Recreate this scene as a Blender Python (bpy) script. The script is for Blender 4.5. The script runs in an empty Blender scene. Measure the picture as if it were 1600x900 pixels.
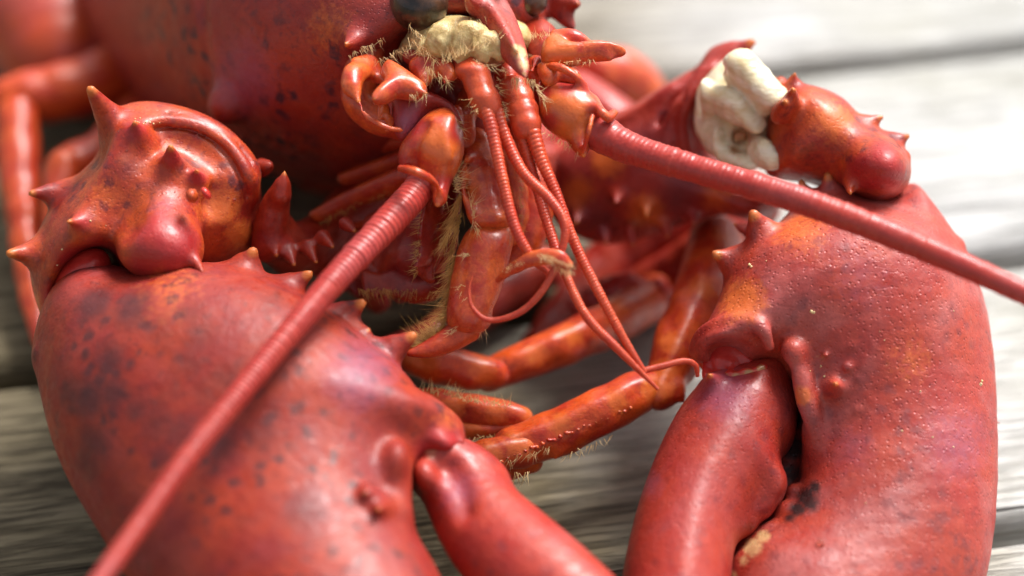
import bpy, math, random, time
import numpy as np
from mathutils import Matrix, Vector, Euler
T0 = time.time()
random.seed(7)
rng = np.random.default_rng(7)
scene = bpy.context.scene
col = scene.collection
R = math.radians

# ---------------------------------------------------------------- camera
FPX, D, H, PITCH = 3778.0, 378.0, 275.0, R(38.5)      # focal length in photo pixels, focus distance mm, camera height mm
cd = bpy.data.cameras.new('camera')
cam = bpy.data.objects.new('camera', cd)
col.objects.link(cam)
cam.location = (0, 0, H * .001)
cam.rotation_euler = (R(90) - PITCH, 0, 0)
cd.sensor_width = 36
cd.lens = FPX / 1600 * 36
cd.clip_start = .01
cd.clip_end = 500
cd.dof.use_dof = True
cd.dof.focus_distance = D * .001
cd.dof.aperture_fstop = 6.3
cd.dof.aperture_blades = 0
scene.camera = cam
# ---------------------------------------------------------------- light
SUN_EL, SUN_AZ = R(54), R(42)       # azimuth clockwise from +Y (behind the subject, to the right)
world = bpy.data.worlds.new("World")
scene.world = world
world.use_nodes = True
wn = world.node_tree.nodes
sky = wn.new('ShaderNodeTexSky')
sky.sky_type = 'NISHITA'
sky.sun_disc = False
sky.sun_elevation = SUN_EL
sky.sun_rotation = SUN_AZ
sky.air_density = 1.0
sky.dust_density = 5.0
hs = wn.new('ShaderNodeHueSaturation')      # thin even cloud: the blue is washed out of the sky
hs.inputs['Saturation'].default_value = .35
world.node_tree.links.new(sky.outputs[0], hs.inputs['Color'])
sky.ozone_density = 0.6
world.node_tree.links.new(hs.outputs[0], wn['Background'].inputs['Color'])
wn['Background'].inputs['Strength'].default_value = 0.14
sd = bpy.data.lights.new('sun', 'SUN')
sd.energy = 3.9
sd.angle = R(24)
sd.color = (1, .985, .97)
sun = bpy.data.objects.new('sun', sd)
col.objects.link(sun)
dvec = Vector((math.sin(SUN_AZ) * math.cos(SUN_EL), math.cos(SUN_AZ) * math.cos(SUN_EL), math.sin(SUN_EL)))
sun.rotation_euler = dvec.to_track_quat('Z', 'Y').to_euler()
scene.view_settings.view_transform = 'Standard'
scene.view_settings.look = 'None'
scene.view_settings.exposure = 0.54
scene.view_settings.gamma = 1
try:
    scene.view_settings.use_curve_mapping = False
except Exception:
    pass

# ---------------------------------------------------------------- coordinates
# everything on the lobster is laid out in a frame aligned with the table-side viewpoint, in millimetres;
# dz = distance beyond (+) or before (-) the focus distance
CM = np.array(Matrix.Translation(cam.location) @ cam.rotation_euler.to_matrix().to_4x4())
def P(u, v, dz=0.0):
    z = D + dz
    return np.array([(u - 800) / FPX * z, (450 - v) / FPX * z, -z])
def mm(r, dz=0.0):
    return r * (D + dz) / FPX
ROOT = np.array([-.012, .40, 0.0])     # base point of the lobster on the table (world)
def to_local(p, root=ROOT):
    w = (p * .001) @ CM[:3, :3].T + CM[:3, 3]
    return w - root

# ---------------------------------------------------------------- implicit surface kit
def smin(a, b, k):
    if k <= 0: return np.minimum(a, b)
    h = np.clip(.5 + .5 * (b - a) / k, 0, 1)
    return b * (1 - h) + a * h - k * h * (1 - h)
class Op: pass
def _flat(p, c, n, k):
    if n is None: return p
    return p + (k - 1) * ((p - c) @ n)[..., None] * n
def rc_dist(p, a, ra, b, rb):
    ba = b - a
    L2 = float(ba @ ba)
    if L2 < 1e-9: return np.linalg.norm(p - a, axis=-1) - max(ra, rb)
    t = np.clip(((p - a) @ ba) / L2, 0, 1)
    d = np.linalg.norm(p - a - t[..., None] * ba, axis=-1)
    return d - (ra + (rb - ra) * t)
def catmull(pts, n):
    pts = [np.array(q, float) for q in pts]
    P_ = [2 * pts[0] - pts[1]] + pts + [2 * pts[-1] - pts[-2]]
    out = []
    for i in range(1, len(P_) - 2):
        for j in range(n):
            t = j / n
            a, b, c, d = P_[i - 1], P_[i], P_[i + 1], P_[i + 2]
            out.append(.5 * (2 * b + (c - a) * t + (2 * a - 5 * b + 4 * c - d) * t * t + (3 * b - a - 3 * c + d) * t ** 3))
    out.append(pts[-1])
    return np.array(out)
class Solid:
    """a smooth solid: list of operations, meshed once"""
    def __init__(s, h=.5):
        s.h = h; s.ops = []; s.marks = []
    def add(s, fn, lo, hi, k=1.0, mode='u'):
        s.ops.append((fn, np.array(lo, float), np.array(hi, float), k, mode)); return s
    def cap(s, a, ra, b, rb, k=1.0, mode='u', n=None, f=1):
        c = (a + b) / 2
        if n is not None:
            n = n / np.linalg.norm(n)
            fn = lambda p: rc_dist(_flat(p, c, n, f), _flat(a, c, n, f), ra, _flat(b, c, n, f), rb) / (1 + .5 * (f - 1))
        else:
            fn = lambda p: rc_dist(p, a, ra, b, rb)
        r = max(ra, rb)
        return s.add(fn, np.minimum(a, b) - r, np.maximum(a, b) + r, k, mode)
    def chain(s, pts, k=1.0, mode='u', sub=4, n=None, f=1):
        """pts: (u,v,dz,radius_px)"""
        q = []
        for (u, v, dz, r) in pts:
            c = P(u, v, dz); q.append((*c, mm(r, dz)))
        q = catmull(q, sub) if len(q) > 2 else np.array(q)
        c0 = q[:, :3].mean(0)
        if n is not None: n = np.array(n, float) / np.linalg.norm(n)
        def fn(p):
            pp = _flat(p, c0, n, f)
            best = None
            for i in range(len(q) - 1):
                a = _flat(q[i, :3], c0, n, f); b = _flat(q[i + 1, :3], c0, n, f)
                d = rc_dist(pp, a, q[i, 3], b, q[i + 1, 3])
                best = d if best is None else np.minimum(best, d)
            return best / (1 if n is None else 1 + .4 * (f - 1))
        r = q[:, 3].max()
        return s.add(fn, q[:, :3].min(0) - r, q[:, :3].max(0) + r, k, mode)
    def ell(s, c, r3, rot=(0, 0, 0), k=1.0, mode='u'):
        M = np.array(Euler([R(a) for a in rot]).to_matrix())
        r3 = np.array(r3, float)
        def fn(p):
            q = ((p - c) @ M) / r3
            l = np.linalg.norm(q, axis=-1)
            g = np.linalg.norm(q / r3, axis=-1) + 1e-6
            return l * (l - 1) / g
        m = r3.max()
        return s.add(fn, c - m, c + m, k, mode)
    def ellp(s, u, v, dz, ru, rv, rz, roll=0, k=1.0, mode='u', tilt=(0, 0)):
        return s.ell(P(u, v, dz), (mm(ru, dz), mm(rv, dz), mm(rz, dz)), (tilt[0], tilt[1], roll), k, mode)
    def spike(s, b, t, r, k=1.8, tip=None, mark=True, bend=0, tr=None):
        """b,t = (u,v,dz); r = base radius px"""
        a = P(*b); c = P(*t); ra = mm(r, b[2])
        L = np.linalg.norm(c - a)
        if tip is None: tip = float(np.clip(.27 * ra, .2, .9))
        c = c - (c - a) / max(L, 1e-6) * tip * .5
        m = a * .5 + c * .5 + np.array([bend * L, 0, 0])
        def fn(p):
            return np.minimum(rc_dist(p, a, ra, m, ra * .66 + tip * .2), rc_dist(p, m, ra * .66 + tip * .2, c, tip))
        s.add(fn, np.minimum(a, c) - ra, np.maximum(a, c) + ra, k)
        if mark: s.mark('tip', c, tr or max(.4, min(L * .2, ra * .55)))
        return s
    def surf(s, u, v):
        """depth (dz) at which the solid built so far is first met along the line of sight through (u,v)"""
        dz = np.arange(-60, 150, .3)
        p = np.array([P(u, v, z) for z in dz])[:, None, None, :]
        F = np.full((len(dz), 1, 1), 50.0)
        for fn, a, b, k, mode in s.ops:
            d = fn(p)
            if mode == 'u': F = smin(F, d, k)
            elif mode == 's': F = -smin(-F, d, k)
        i = np.argmax(F[:, 0, 0] < 0)
        return float(dz[i]) if F[i, 0, 0] < 0 else None
    def on(s, pts, off=0.0):
        out = []
        last = 0.0
        for (u, v, r) in pts:
            z = s.surf(u, v); z = last if z is None else z; last = z
            out.append((u, v, z + off, r))
        return out
    def mark(s, name, c, r, amt=1.0, r2=None):
        s.marks.append((name, np.array(c), r, amt)); return s
    def markp(s, name, u, v, dz, r, amt=1.0):
        return s.mark(name, P(u, v, dz), mm(r, dz), amt)
    def mesh(s):
        h = s.h
        lo = np.array([o[1] for o in s.ops if o[4] == 'u']).min(0) - 3 * h - .5
        hi = np.array([o[2] for o in s.ops if o[4] == 'u']).max(0) + 3 * h + .5
        nn = np.ceil((hi - lo) / h).astype(int) + 1
        ax = [lo[i] + h * np.arange(nn[i]) for i in range(3)]
        F = np.full(tuple(nn), 50.0, np.float32)
        for fn, a, b, k, mode in s.ops:
            m = k + 3 * h
            i0 = np.maximum(np.floor((a - m - lo) / h).astype(int), 0)
            i1 = np.minimum(np.ceil((b + m - lo) / h).astype(int) + 1, nn)
            if np.any(i1 <= i0): continue
            g = np.stack(np.meshgrid(*[ax[i][i0[i]:i1[i]] for i in range(3)], indexing='ij'), -1)
            d = fn(g).astype(np.float32)
            sl = tuple(slice(i0[i], i1[i]) for i in range(3))
            if mode == 'u': F[sl] = smin(F[sl], d, k)
            elif mode == 's': F[sl] = -smin(-F[sl], d, k)
            elif mode == 'd': F[sl] = F[sl] + d          # displacement
        v, q = surface_nets(F)
        p = lo + v * h
        # pull the vertices onto the surface
        for _ in range(2):
            G, val = grad_sample(F, v)
            nrm2 = (G * G).sum(1) + 1e-6
            st = np.clip(val / nrm2, -.6, .6)
            v = v - G * st[:, None] * .8
        return lo + v * h, q
def tri(F, v):
    i = np.clip(np.floor(v).astype(int), 0, np.array(F.shape) - 2)
    f = v - i
    out = 0
    for dx in (0, 1):
        for dy in (0, 1):
            for dz in (0, 1):
                w = (f[:, 0] if dx else 1 - f[:, 0]) * (f[:, 1] if dy else 1 - f[:, 1]) * (f[:, 2] if dz else 1 - f[:, 2])
                out = out + w * F[i[:, 0] + dx, i[:, 1] + dy, i[:, 2] + dz]
    return out
def grad_sample(F, v):
    e = .7
    G = np.stack([(tri(F, v + np.eye(3)[a] * e) - tri(F, v - np.eye(3)[a] * e)) / (2 * e) for a in range(3)], 1)
    return G, tri(F, v)
def surface_nets(F):
    S = F < 0
    c = np.zeros(tuple(np.array(F.shape) - 1), np.uint8)
    for dx in (0, 1):
        for dy in (0, 1):
            for dz in (0, 1):
                c += S[dx:F.shape[0] - 1 + dx, dy:F.shape[1] - 1 + dy, dz:F.shape[2] - 1 + dz]
    idx = np.argwhere((c > 0) & (c < 8))
    cor = [(a, b, d) for a in (0, 1) for b in (0, 1) for d in (0, 1)]
    val = {k: F[idx[:, 0] + k[0], idx[:, 1] + k[1], idx[:, 2] + k[2]] for k in cor}
    acc = np.zeros((len(idx), 3)); cnt = np.zeros(len(idx))
    for a in cor:
        for ax in range(3):
            if a[ax] == 1: continue
            b = list(a); b[ax] = 1; b = tuple(b)
            va, vb = val[a], val[b]
            m = (va < 0) != (vb < 0)
            t = np.where(m, va / np.where(va == vb, 1, va - vb), 0)
            pt = np.array(a, float)[None] + np.eye(3)[ax][None] * t[:, None]
            acc += pt * m[:, None]; cnt += m
    v = idx + acc / cnt[:, None]
    vid = np.full(c.shape, -1, np.int64)
    vid[idx[:, 0], idx[:, 1], idx[:, 2]] = np.arange(len(idx))
    quads = []
    for ax in range(3):
        o = [x for x in range(3) if x != ax]
        sl0 = [slice(None)] * 3; sl1 = [slice(None)] * 3
        sl0[ax] = slice(0, -1); sl1[ax] = slice(1, None)
        A, B = S[tuple(sl0)], S[tuple(sl1)]
        for sign, M in ((1, A & ~B), (-1, ~A & B)):
            e = np.argwhere(M)
            e = e[(e[:, o[0]] > 0) & (e[:, o[1]] > 0) & (e[:, o[0]] < c.shape[o[0]]) & (e[:, o[1]] < c.shape[o[1]])]
            if not len(e): continue
            def g(d0, d1):
                k = e.copy(); k[:, o[0]] -= d0; k[:, o[1]] -= d1
                return vid[k[:, 0], k[:, 1], k[:, 2]]
            q = np.stack([g(1, 1), g(0, 1), g(0, 0), g(1, 0)], 1)
            flip = (sign < 0) != (ax == 1)
            if flip: q = q[:, ::-1]
            quads.append(q)
    return v, np.concatenate(quads)
def raw_object(name, V, Q, mat, parent=None, root=ROOT, smooth=True, local=True, tris=False):
    me = bpy.data.meshes.new(name)
    Vw = to_local(V, root) if local else V
    me.vertices.add(len(Vw)); me.vertices.foreach_set('co', np.asarray(Vw, np.float32).ravel())
    k = Q.shape[1]
    me.loops.add(len(Q) * k); me.loops.foreach_set('vertex_index', Q.astype(np.int32).ravel())
    me.polygons.add(len(Q))
    me.polygons.foreach_set('loop_start', np.arange(0, len(Q) * k, k, dtype=np.int32))
    me.polygons.foreach_set('loop_total', np.full(len(Q), k, np.int32))
    me.polygons.foreach_set('use_smooth', np.full(len(Q), smooth, bool))
    me.update(calc_edges=True); me.validate()
    if mat: me.materials.append(mat)
    o = bpy.data.objects.new(name, me)
    col.objects.link(o)
    if parent is not None: o.parent = parent
    return o
MARKS = ('spot', 'crimson', 'tip', 'orange', 'dark', 'purple', 'cream', 'wet')
def build(name, s, mat, parent):
    V, Q = s.mesh()
    o = raw_object(name, V, Q, mat, parent)
    for nm in MARKS:
        mk = [m for m in s.marks if m[0] == nm]
        if not mk: continue
        a = np.zeros(len(V), np.float32)
        for _, c, r, amt in mk:
            a = np.maximum(a, amt * np.exp(-((((V - c) * (1, 1, .4)) ** 2).sum(1)) / (r * r)))
        at = o.data.attributes.new(nm, 'FLOAT', 'POINT')
        at.data.foreach_set('value', a)
    return o
def noise_disp(amp, freq, seed=0):
    r = np.random.default_rng(seed)
    K = [(r.normal(size=3) * freq, r.uniform(0, 6.28)) for _ in range(6)]
    def fn(p):
        return sum(np.sin(p @ k + ph) for k, ph in K) * amp / 2.4
    return fn
def lumps(s, amp, freq, seed=0):
    lo = np.array([o[1] for o in s.ops if o[4] == 'u']).min(0) - 2
    hi = np.array([o[2] for o in s.ops if o[4] == 'u']).max(0) + 2
    return s.add(noise_disp(amp, freq, seed), lo, hi, 0, 'd')
def ray_plane(u, v, o, n):
    d = np.array([(u - 800) / FPX, (450 - v) / FPX, -1.0])
    return d * ((o @ n) / (d @ n))
def outline(s, poly, A, B, C, Tf, Tb, RR, k=1.0, mode='u', step=.5, sag=0.0, blur=3):
    """shell outline given on the plane through A,B,C (u,v,dz), thickened Tf towards the viewer side, Tb away, rounding reach RR (mm)"""
    a, b, c = P(*A), P(*B), P(*C)
    w = np.cross(b - a, c - a); w /= np.linalg.norm(w)
    if w[2] < 0: w = -w
    ex = (b - a) / np.linalg.norm(b - a)
    ey = np.cross(w, ex)
    pts = np.array([ray_plane(u, v, a, w) for u, v in poly])
    pc = catmull(np.vstack([pts, pts[:1]]), 4)[:-1]
    q2 = np.stack([(pc - a) @ ex, (pc - a) @ ey], 1)
    lo = q2.min(0) - 6; hi = q2.max(0) + 6
    nx, ny = (np.ceil((hi - lo) / step).astype(int) + 1)
    gx, gy = np.meshgrid(lo[0] + step * np.arange(nx), lo[1] + step * np.arange(ny), indexing='ij')
    g = np.stack([gx, gy], -1).reshape(-1, 2)
    dmin = np.full(len(g), 1e9); ins = np.zeros(len(g), bool)
    for i in range(len(q2)):
        p0, p1 = q2[i], q2[(i + 1) % len(q2)]
        e = p1 - p0; L = (e @ e) + 1e-12
        t = np.clip(((g - p0) @ e) / L, 0, 1)
        dmin = np.minimum(dmin, np.linalg.norm(g - p0 - t[:, None] * e, axis=1))
        cond = (p0[1] > g[:, 1]) != (p1[1] > g[:, 1])
        xi = p0[0] + (g[:, 1] - p0[1]) / (e[1] if abs(e[1]) > 1e-12 else 1e-12) * e[0]
        ins ^= cond & (g[:, 0] < xi)
    d = np.where(ins, dmin, -dmin).reshape(nx, ny)
    # smooth the medial ridge away, leave the rim crisp
    ds = d.copy()
    for _ in range(blur * 4):
        ds[1:-1, 1:-1] = (ds[1:-1, 1:-1] * 4 + ds[:-2, 1:-1] + ds[2:, 1:-1] + ds[1:-1, :-2] + ds[1:-1, 2:]) / 8
    wgt = np.clip(d / 5, 0, 1)
    d = d * (1 - wgt) + ds * wgt
    def fn(p):
        r = p - a
        x = (r @ ex - lo[0]) / step; y = (r @ ey - lo[1]) / step; z = r @ w
        if sag: z = z + sag * ((r @ ey) ** 2)
        out = (x < 0) | (y < 0) | (x > nx - 1.01) | (y > ny - 1.01)
        x = np.clip(x, 0, nx - 1.01); y = np.clip(y, 0, ny - 1.01)
        i = x.astype(int); j = y.astype(int); fx = x - i; fy = y - j
        dd = d[i, j] * (1 - fx) * (1 - fy) + d[i + 1, j] * fx * (1 - fy) + d[i, j + 1] * (1 - fx) * fy + d[i + 1, j + 1] * fx * fy
        e = 1 - np.clip(dd / RR, -3, 1)
        T = np.where(z > 0, Tf, Tb)
        l = np.sqrt((z / T) ** 2 + e * e)
        gr = np.sqrt((z / T / T) ** 2 + (e / RR) ** 2) / np.maximum(l, 1e-3)
        return np.where(out, 8.0, np.clip((l - 1) / np.maximum(gr, 1 / 20), -20, 20))
    ext = pc
    return s.add(fn, ext.min(0) - 2 - np.abs(w) * max(Tf, Tb), ext.max(0) + 2 + np.abs(w) * max(Tf, Tb), k, mode)

# ---------------------------------------------------------------- materials
class NT:
    def __init__(s, name):
        s.m = bpy.data.materials.new(name); s.m.use_nodes = True
        s.t = s.m.node_tree; s.n = s.t.nodes; s.b = s.n['Principled BSDF']
    def __call__(s, typ, ins=None, **kw):
        x = s.n.new(typ)
        for k, v in kw.items(): setattr(x, k, v)
        for k, v in (ins or {}).items():
            if isinstance(v, bpy.types.NodeSocket): s.t.links.new(v, x.inputs[k])
            else: x.inputs[k].default_value = v
        return x
    def link(s, a, b): s.t.links.new(a, b)
    def ramp(s, fac, stops, interp='LINEAR'):
        x = s.n.new('ShaderNodeValToRGB'); s.link(fac, x.inputs[0])
        e = x.color_ramp.elements
        x.color_ramp.interpolation = interp
        while len(e) > 1: e.remove(e[-1])
        e[0].position, e[0].color = stops[0][0], col4(stops[0][1])
        for p, c in stops[1:]:
            k = e.new(p); k.color = col4(c)
        return x.outputs[0]
    def mix(s, f, a, b, mode='MIX'):
        x = s.n.new('ShaderNodeMix'); x.data_type = 'RGBA'; x.blend_type = mode
        for k, v in ((0, f), (6, a), (7, b)):
            if isinstance(v, bpy.types.NodeSocket): s.link(v, x.inputs[k])
            elif k == 0: x.inputs[0].default_value = v
            else: x.inputs[k].default_value = col4(v)
        return x.outputs[2]
    def math(s, op, a, b=0.0, clamp=False):
        x = s.n.new('ShaderNodeMath'); x.operation = op; x.use_clamp = clamp
        for k, v in ((0, a), (1, b)):
            if isinstance(v, bpy.types.NodeSocket): s.link(v, x.inputs[k])
            else: x.inputs[k].default_value = v
        return x.outputs[0]
    def noise(s, vec, scale, detail=3, rough=.55, dist=0.0):
        x = s('ShaderNodeTexNoise', {'Vector': vec, 'Scale': scale, 'Detail': detail, 'Roughness': rough, 'Distortion': dist})
        return x.outputs[0]
def col4(c):
    if isinstance(c, (int, float)): return (c, c, c, 1)
    return (*c, 1) if len(c) == 3 else c
def hexc(h):
    c = [int(h[i:i + 2], 16) / 255 for i in (0, 2, 4)]
    return tuple(((x + .055) / 1.055) ** 2.4 if x > .04045 else x / 12.92 for x in c)

def shell(name, red, orange, spot, spot_amt=.5, rough=.43, pits=.5, tint=(.36, .10, .14), tint_amt=.35, sss=.12, coat=.15, pit_scale=1.15, fine=1.0, spot_scale=.33, mottle=.12, spec=.4):
    t = NT(name)
    tc = t('ShaderNodeTexCoord').outputs['Object']
    mp = t('ShaderNodeMapping', {'Vector': tc, 'Scale': (1000, 1000, 1000)}).outputs[0]       # millimetres
    warp = t('ShaderNodeTexNoise', {'Vector': mp, 'Scale': .25, 'Detail': 3})
    wv = t('ShaderNodeVectorMath', {0: warp.outputs['Color'], 1: (3, 3, 3)}, operation='MULTIPLY').outputs[0]
    mpw = t('ShaderNodeVectorMath', {0: mp, 1: wv}, operation='ADD').outputs[0]
    big = t.noise(mpw, mottle, 4, .6)
    c = t.mix(t.ramp(big, [(.38, 0.0), (.62, 1.0)]), red, orange)
    # violet-pink bloom in broad drifting patches
    bl = t.ramp(t.noise(mpw, .085, 3, .5), [(.5, 0.0), (.68, 1.0)])
    c = t.mix(t.math('MULTIPLY', bl, tint_amt), c, tint)
    # fine grain of the pigment
    fg = t.noise(mp, 2.2, 5, .7)
    c = t.mix(t.ramp(fg, [(.42, 0.0), (.75, .5 * fine)]), c, tuple(x * .55 for x in red))
    c = t.mix(t.ramp(fg, [(.2, .30 * fine), (.42, 0.0)]), c, tuple(min(1, x * 1.5 + .02) for x in orange))
    # dark blots of uneven size
    vo = t('ShaderNodeTexVoronoi', {'Vector': mpw, 'Scale': spot_scale, 'Randomness': 1.0, 'Smoothness': .4}, feature='SMOOTH_F1')
    vd = t.math('ADD', vo.outputs['Distance'], t.math('MULTIPLY', t.math('SUBTRACT', t.noise(mp, .9, 3), .5), .8))
    sm = t.ramp(vd, [(.16, 1.0), (.42, 0.0)])
    region = t.ramp(t.noise(mp, .06, 2), [(.40, 0.0), (.58, 1.0)])
    f = t.math('MULTIPLY', t.math('MULTIPLY', sm, region), spot_amt)
    c = t.mix(f, c, spot)
    sm2 = t.ramp(t.noise(mpw, .75, 4, .65), [(.56, 0.0), (.68, 1.0)])
    c = t.mix(t.math('MULTIPLY', sm2, spot_amt * .55), c, spot)
    film = t.ramp(t.noise(mp, .42, 6, .75, .5), [(.60, 0.0), (.76, .16)])
    c = t.mix(film, c, tuple(min(1, x * .8 + .10) for x in tint))
    # pigment, painted highlight and shade marks carried by the shape (spine tips, scars, joints), with ragged borders
    rag = t.math('SUBTRACT', t.noise(mp, .9, 4, .65), .5)
    def attr(nm, colr, lo=.35, hi=.55, r=.5, amt=1.0):
        nonlocal c
        a = t('ShaderNodeAttribute', attribute_name=nm).outputs['Fac']
        g = t.math('MULTIPLY', t.math('GREATER_THAN', a, .02), t.math('ADD', a, t.math('MULTIPLY', rag, r)))
        f = t.ramp(g, [(lo, 0.0), (hi, amt)])
        c = t.mix(f, c, colr)
        return f
    attr('purple', (.27, .075, .13), .2, .8, .6, .75)
    attr('orange', (.62, .13, .022), .3, .62, .8, .85)
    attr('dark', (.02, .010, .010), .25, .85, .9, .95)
    attr('cream', (.64, .38, .17), .3, .75, .6, .9)
    attr('spot', spot, .12, .6, .35, .85)
    attr('crimson', (.36, .018, .020), .25, .75, .4, .85)
    attr('tip', (.62, .20, .035), .45, 1.0, .2, .8)
    t.link(c, t.b.inputs['Base Color'])
    # relief: punctate pores, low tubercles, faint undulation
    pv = t('ShaderNodeTexVoronoi', {'Vector': mp, 'Scale': pit_scale}, feature='F1').outputs['Distance']
    pit = t.ramp(pv, [(.10, 0.0), (.30, 1.0)])
    tv = t('ShaderNodeTexVoronoi', {'Vector': mpw, 'Scale': .55}, feature='F1').outputs['Distance']
    tub = t.ramp(tv, [(.06, 1.0), (.22, 0.0)])
    treg = t.ramp(t.noise(mp, .11, 2), [(.46, 0.0), (.6, 1.0)])
    und = t.noise(mp, .5, 3, .5)
    hgt = t.math('ADD', t.math('MULTIPLY', pit, .55 * pits), t.math('MULTIPLY', t.math('MULTIPLY', tub, treg), .5 * pits))
    hgt = t.math('ADD', hgt, t.math('MULTIPLY', und, 1.3))
    hgt = t.math('ADD', hgt, t.math('MULTIPLY', fg, .16))
    scr = t('ShaderNodeMapping', {'Vector': mpw, 'Rotation': (.5, .3, .9), 'Scale': (.25, 2.6, 2.6)}).outputs[0]
    sc_ = t.ramp(t.noise(scr, .8, 2, .5), [(.60, 0.0), (.66, 1.0)])
    hgt = t.math('SUBTRACT', hgt, t.math('MULTIPLY', sc_, .10))
    bp = t('ShaderNodeBump', {'Height': hgt, 'Strength': .9, 'Distance': .00016})
    t.link(bp.outputs[0], t.b.inputs['Normal'])
    rr = t.ramp(t.noise(mpw, .55, 5, .7), [(.32, rough - .12), (.68, rough + .2)])
    t.link(rr, t.b.inputs['Roughness'])
    t.b.inputs['Subsurface Weight'].default_value = sss
    t.b.inputs['Subsurface Radius'].default_value = (1.0, .25, .12)
    t.b.inputs['Subsurface Scale'].default_value = .0022
    t.b.inputs['Coat Weight'].default_value = coat
    t.b.inputs['Coat Roughness'].default_value = .2
    t.b.inputs['Specular IOR Level'].default_value = spec
    return t.m

M = {}
M['claw'] = shell('claw_shell', (.35, .025, .016), (.43, .044, .018), (.13, .018, .024), .55, tint=(.44, .12, .11), tint_amt=.7, pits=.9, spec=.6, rough=.47, coat=.1)
M['claw_shaded'] = shell('crusher_claw_shell_shaded', (.235, .013, .008), (.34, .031, .008), (.075, .013, .013), .85, rough=.5, tint=(.26, .04, .045), tint_amt=.4, pits=.35, coat=.05)  # left claw's weaker light is put into this deeper shell colour
M['wrist'] = shell('wrist_shell', (.33, .022, .011), (.50, .070, .012), (.10, .014, .018), .8, tint=(.28, .04, .04), tint_amt=.3, mottle=.16)
M['claw_red'] = shell('claw_finger_shell', (.33, .021, .014), (.40, .038, .018), (.12, .016, .024), .45, rough=.44, pits=.8, tint=(.38, .08, .08), tint_amt=.4, coat=.12)
M['carapace'] = shell('carapace_shell', (.27, .016, .009), (.36, .034, .010), (.055, .011, .02), 1.0, rough=.46, pits=.9, tint=(.27, .055, .055), pit_scale=1.7, spot_scale=.3)
M['abdomen'] = shell('abdomen_shell', (.42, .040, .010), (.50, .065, .012), (.2, .03, .02), .3, pits=.2)
M['leg'] = shell('leg_shell', (.42, .026, .008), (.60, .082, .010), (.16, .012, .008), .45, rough=.38, pits=.2, tint_amt=.15, tint=(.38, .06, .05), sss=.2, mottle=.22)
M['dark_leg'] = shell('mouth_shell', (.26, .013, .006), (.38, .032, .008), (.09, .008, .006), .5, rough=.4, pits=.2, tint_amt=.1, sss=.15, mottle=.2)
M['orange'] = shell('orange_shell', (.46, .032, .012), (.66, .125, .020), (.26, .02, .015), .4, rough=.35, pits=.25, tint_amt=.2, tint=(.36, .05, .05), sss=.25, mottle=.24, coat=.35)
M['antenna'] = shell('antenna_shell', (.40, .032, .024), (.44, .045, .028), (.26, .02, .02), .3, rough=.36, pits=0, tint=(.40, .075, .075), tint_amt=.5, sss=.15)
M['antennule'] = shell('antennule_shell', (.50, .045, .018), (.60, .085, .024), (.3, .02, .02), .2, rough=.34, pits=0, tint_amt=.1, sss=.25)

def simple(name, c1, c2, scale=.8, rough=.5, sss=.3, bump=.0002, sssr=(1, .6, .3), det=4, stretch=(1, 1, 1), marks=False):
    t = NT(name)
    tc = t('ShaderNodeTexCoord').outputs['Object']
    mp = t('ShaderNodeMapping', {'Vector': tc, 'Scale': tuple(1000 * x for x in stretch)}).outputs[0]
    n = t.noise(mp, scale, det, .6, .4)
    c = t.mix(t.ramp(n, [(.35, 0.0), (.65, 1.0)]), c1, c2)
    if marks:
        a = t('ShaderNodeAttribute', attribute_name='dark').outputs['Fac']
        c = t.mix(t.ramp(t.math('ADD', a, t.math('MULTIPLY', t.math('SUBTRACT', n, .5), .8)), [(.25, 0.0), (.7, 1.0)]), c, (.42, .20, .08))
    t.link(c, t.b.inputs['Base Color'])
    t.b.inputs['Roughness'].default_value = rough
    t.b.inputs['Subsurface Weight'].default_value = sss
    t.b.inputs['Subsurface Radius'].default_value = sssr
    t.b.inputs['Subsurface Scale'].default_value = .002
    bp = t('ShaderNodeBump', {'Height': t.noise(mp, scale * 2.5, 4, .6), 'Strength': .8, 'Distance': bump})
    t.link(bp.outputs[0], t.b.inputs['Normal'])
    return t.m
M['white'] = simple('joint_membrane_white', (.64, .52, .29), (.80, .74, .56), .5, .30, .22, .00022, stretch=(.5, .5, 1.6), marks=True)
M['beige'] = simple('face_membrane', (.46, .30, .10), (.68, .52, .25), .6, .42, .35, .0003, marks=True)
M['hair'] = simple('bristle_hair', (.68, .40, .14), (.82, .60, .28), .5, .5, .1, .0)
M['hair_dark'] = simple('bristle_hair_ochre', (.50, .24, .05), (.74, .42, .11), .5, .5, .1, .0)
M['tooth'] = simple('tooth_enamel', (.62, .40, .17), (.80, .58, .30), .4, .35, .3, .0001)
M['flesh'] = simple('joint_lining', (.42, .018, .015), (.55, .045, .03), .2, .28, .3, .0002, marks=True)
def eye_mat():
    t = NT('eye_cornea')
    tc = t('ShaderNodeTexCoord').outputs['Object']
    mp = t('ShaderNodeMapping', {'Vector': tc, 'Scale': (1000, 1000, 1000)}).outputs[0]
    n = t.noise(mp, .35, 4)
    c = t.mix(t.ramp(n, [(.35, 0.0), (.68, 1.0)]), (.014, .008, .006), (.11, .05, .025))
    t.link(c, t.b.inputs['Base Color'])
    v = t('ShaderNodeTexVoronoi', {'Vector': mp, 'Scale': 4.5}).outputs['Distance']
    bp = t('ShaderNodeBump', {'Height': v, 'Strength': .35, 'Distance': .00006})
    t.link(bp.outputs[0], t.b.inputs['Normal'])
    t.b.inputs['Roughness'].default_value = .3
    t.b.inputs['Specular IOR Level'].default_value = .4
    t.b.inputs['Coat Weight'].default_value = .35
    t.b.inputs['Coat Roughness'].default_value = .08
    return t.m
M['eye'] = eye_mat()
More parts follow.
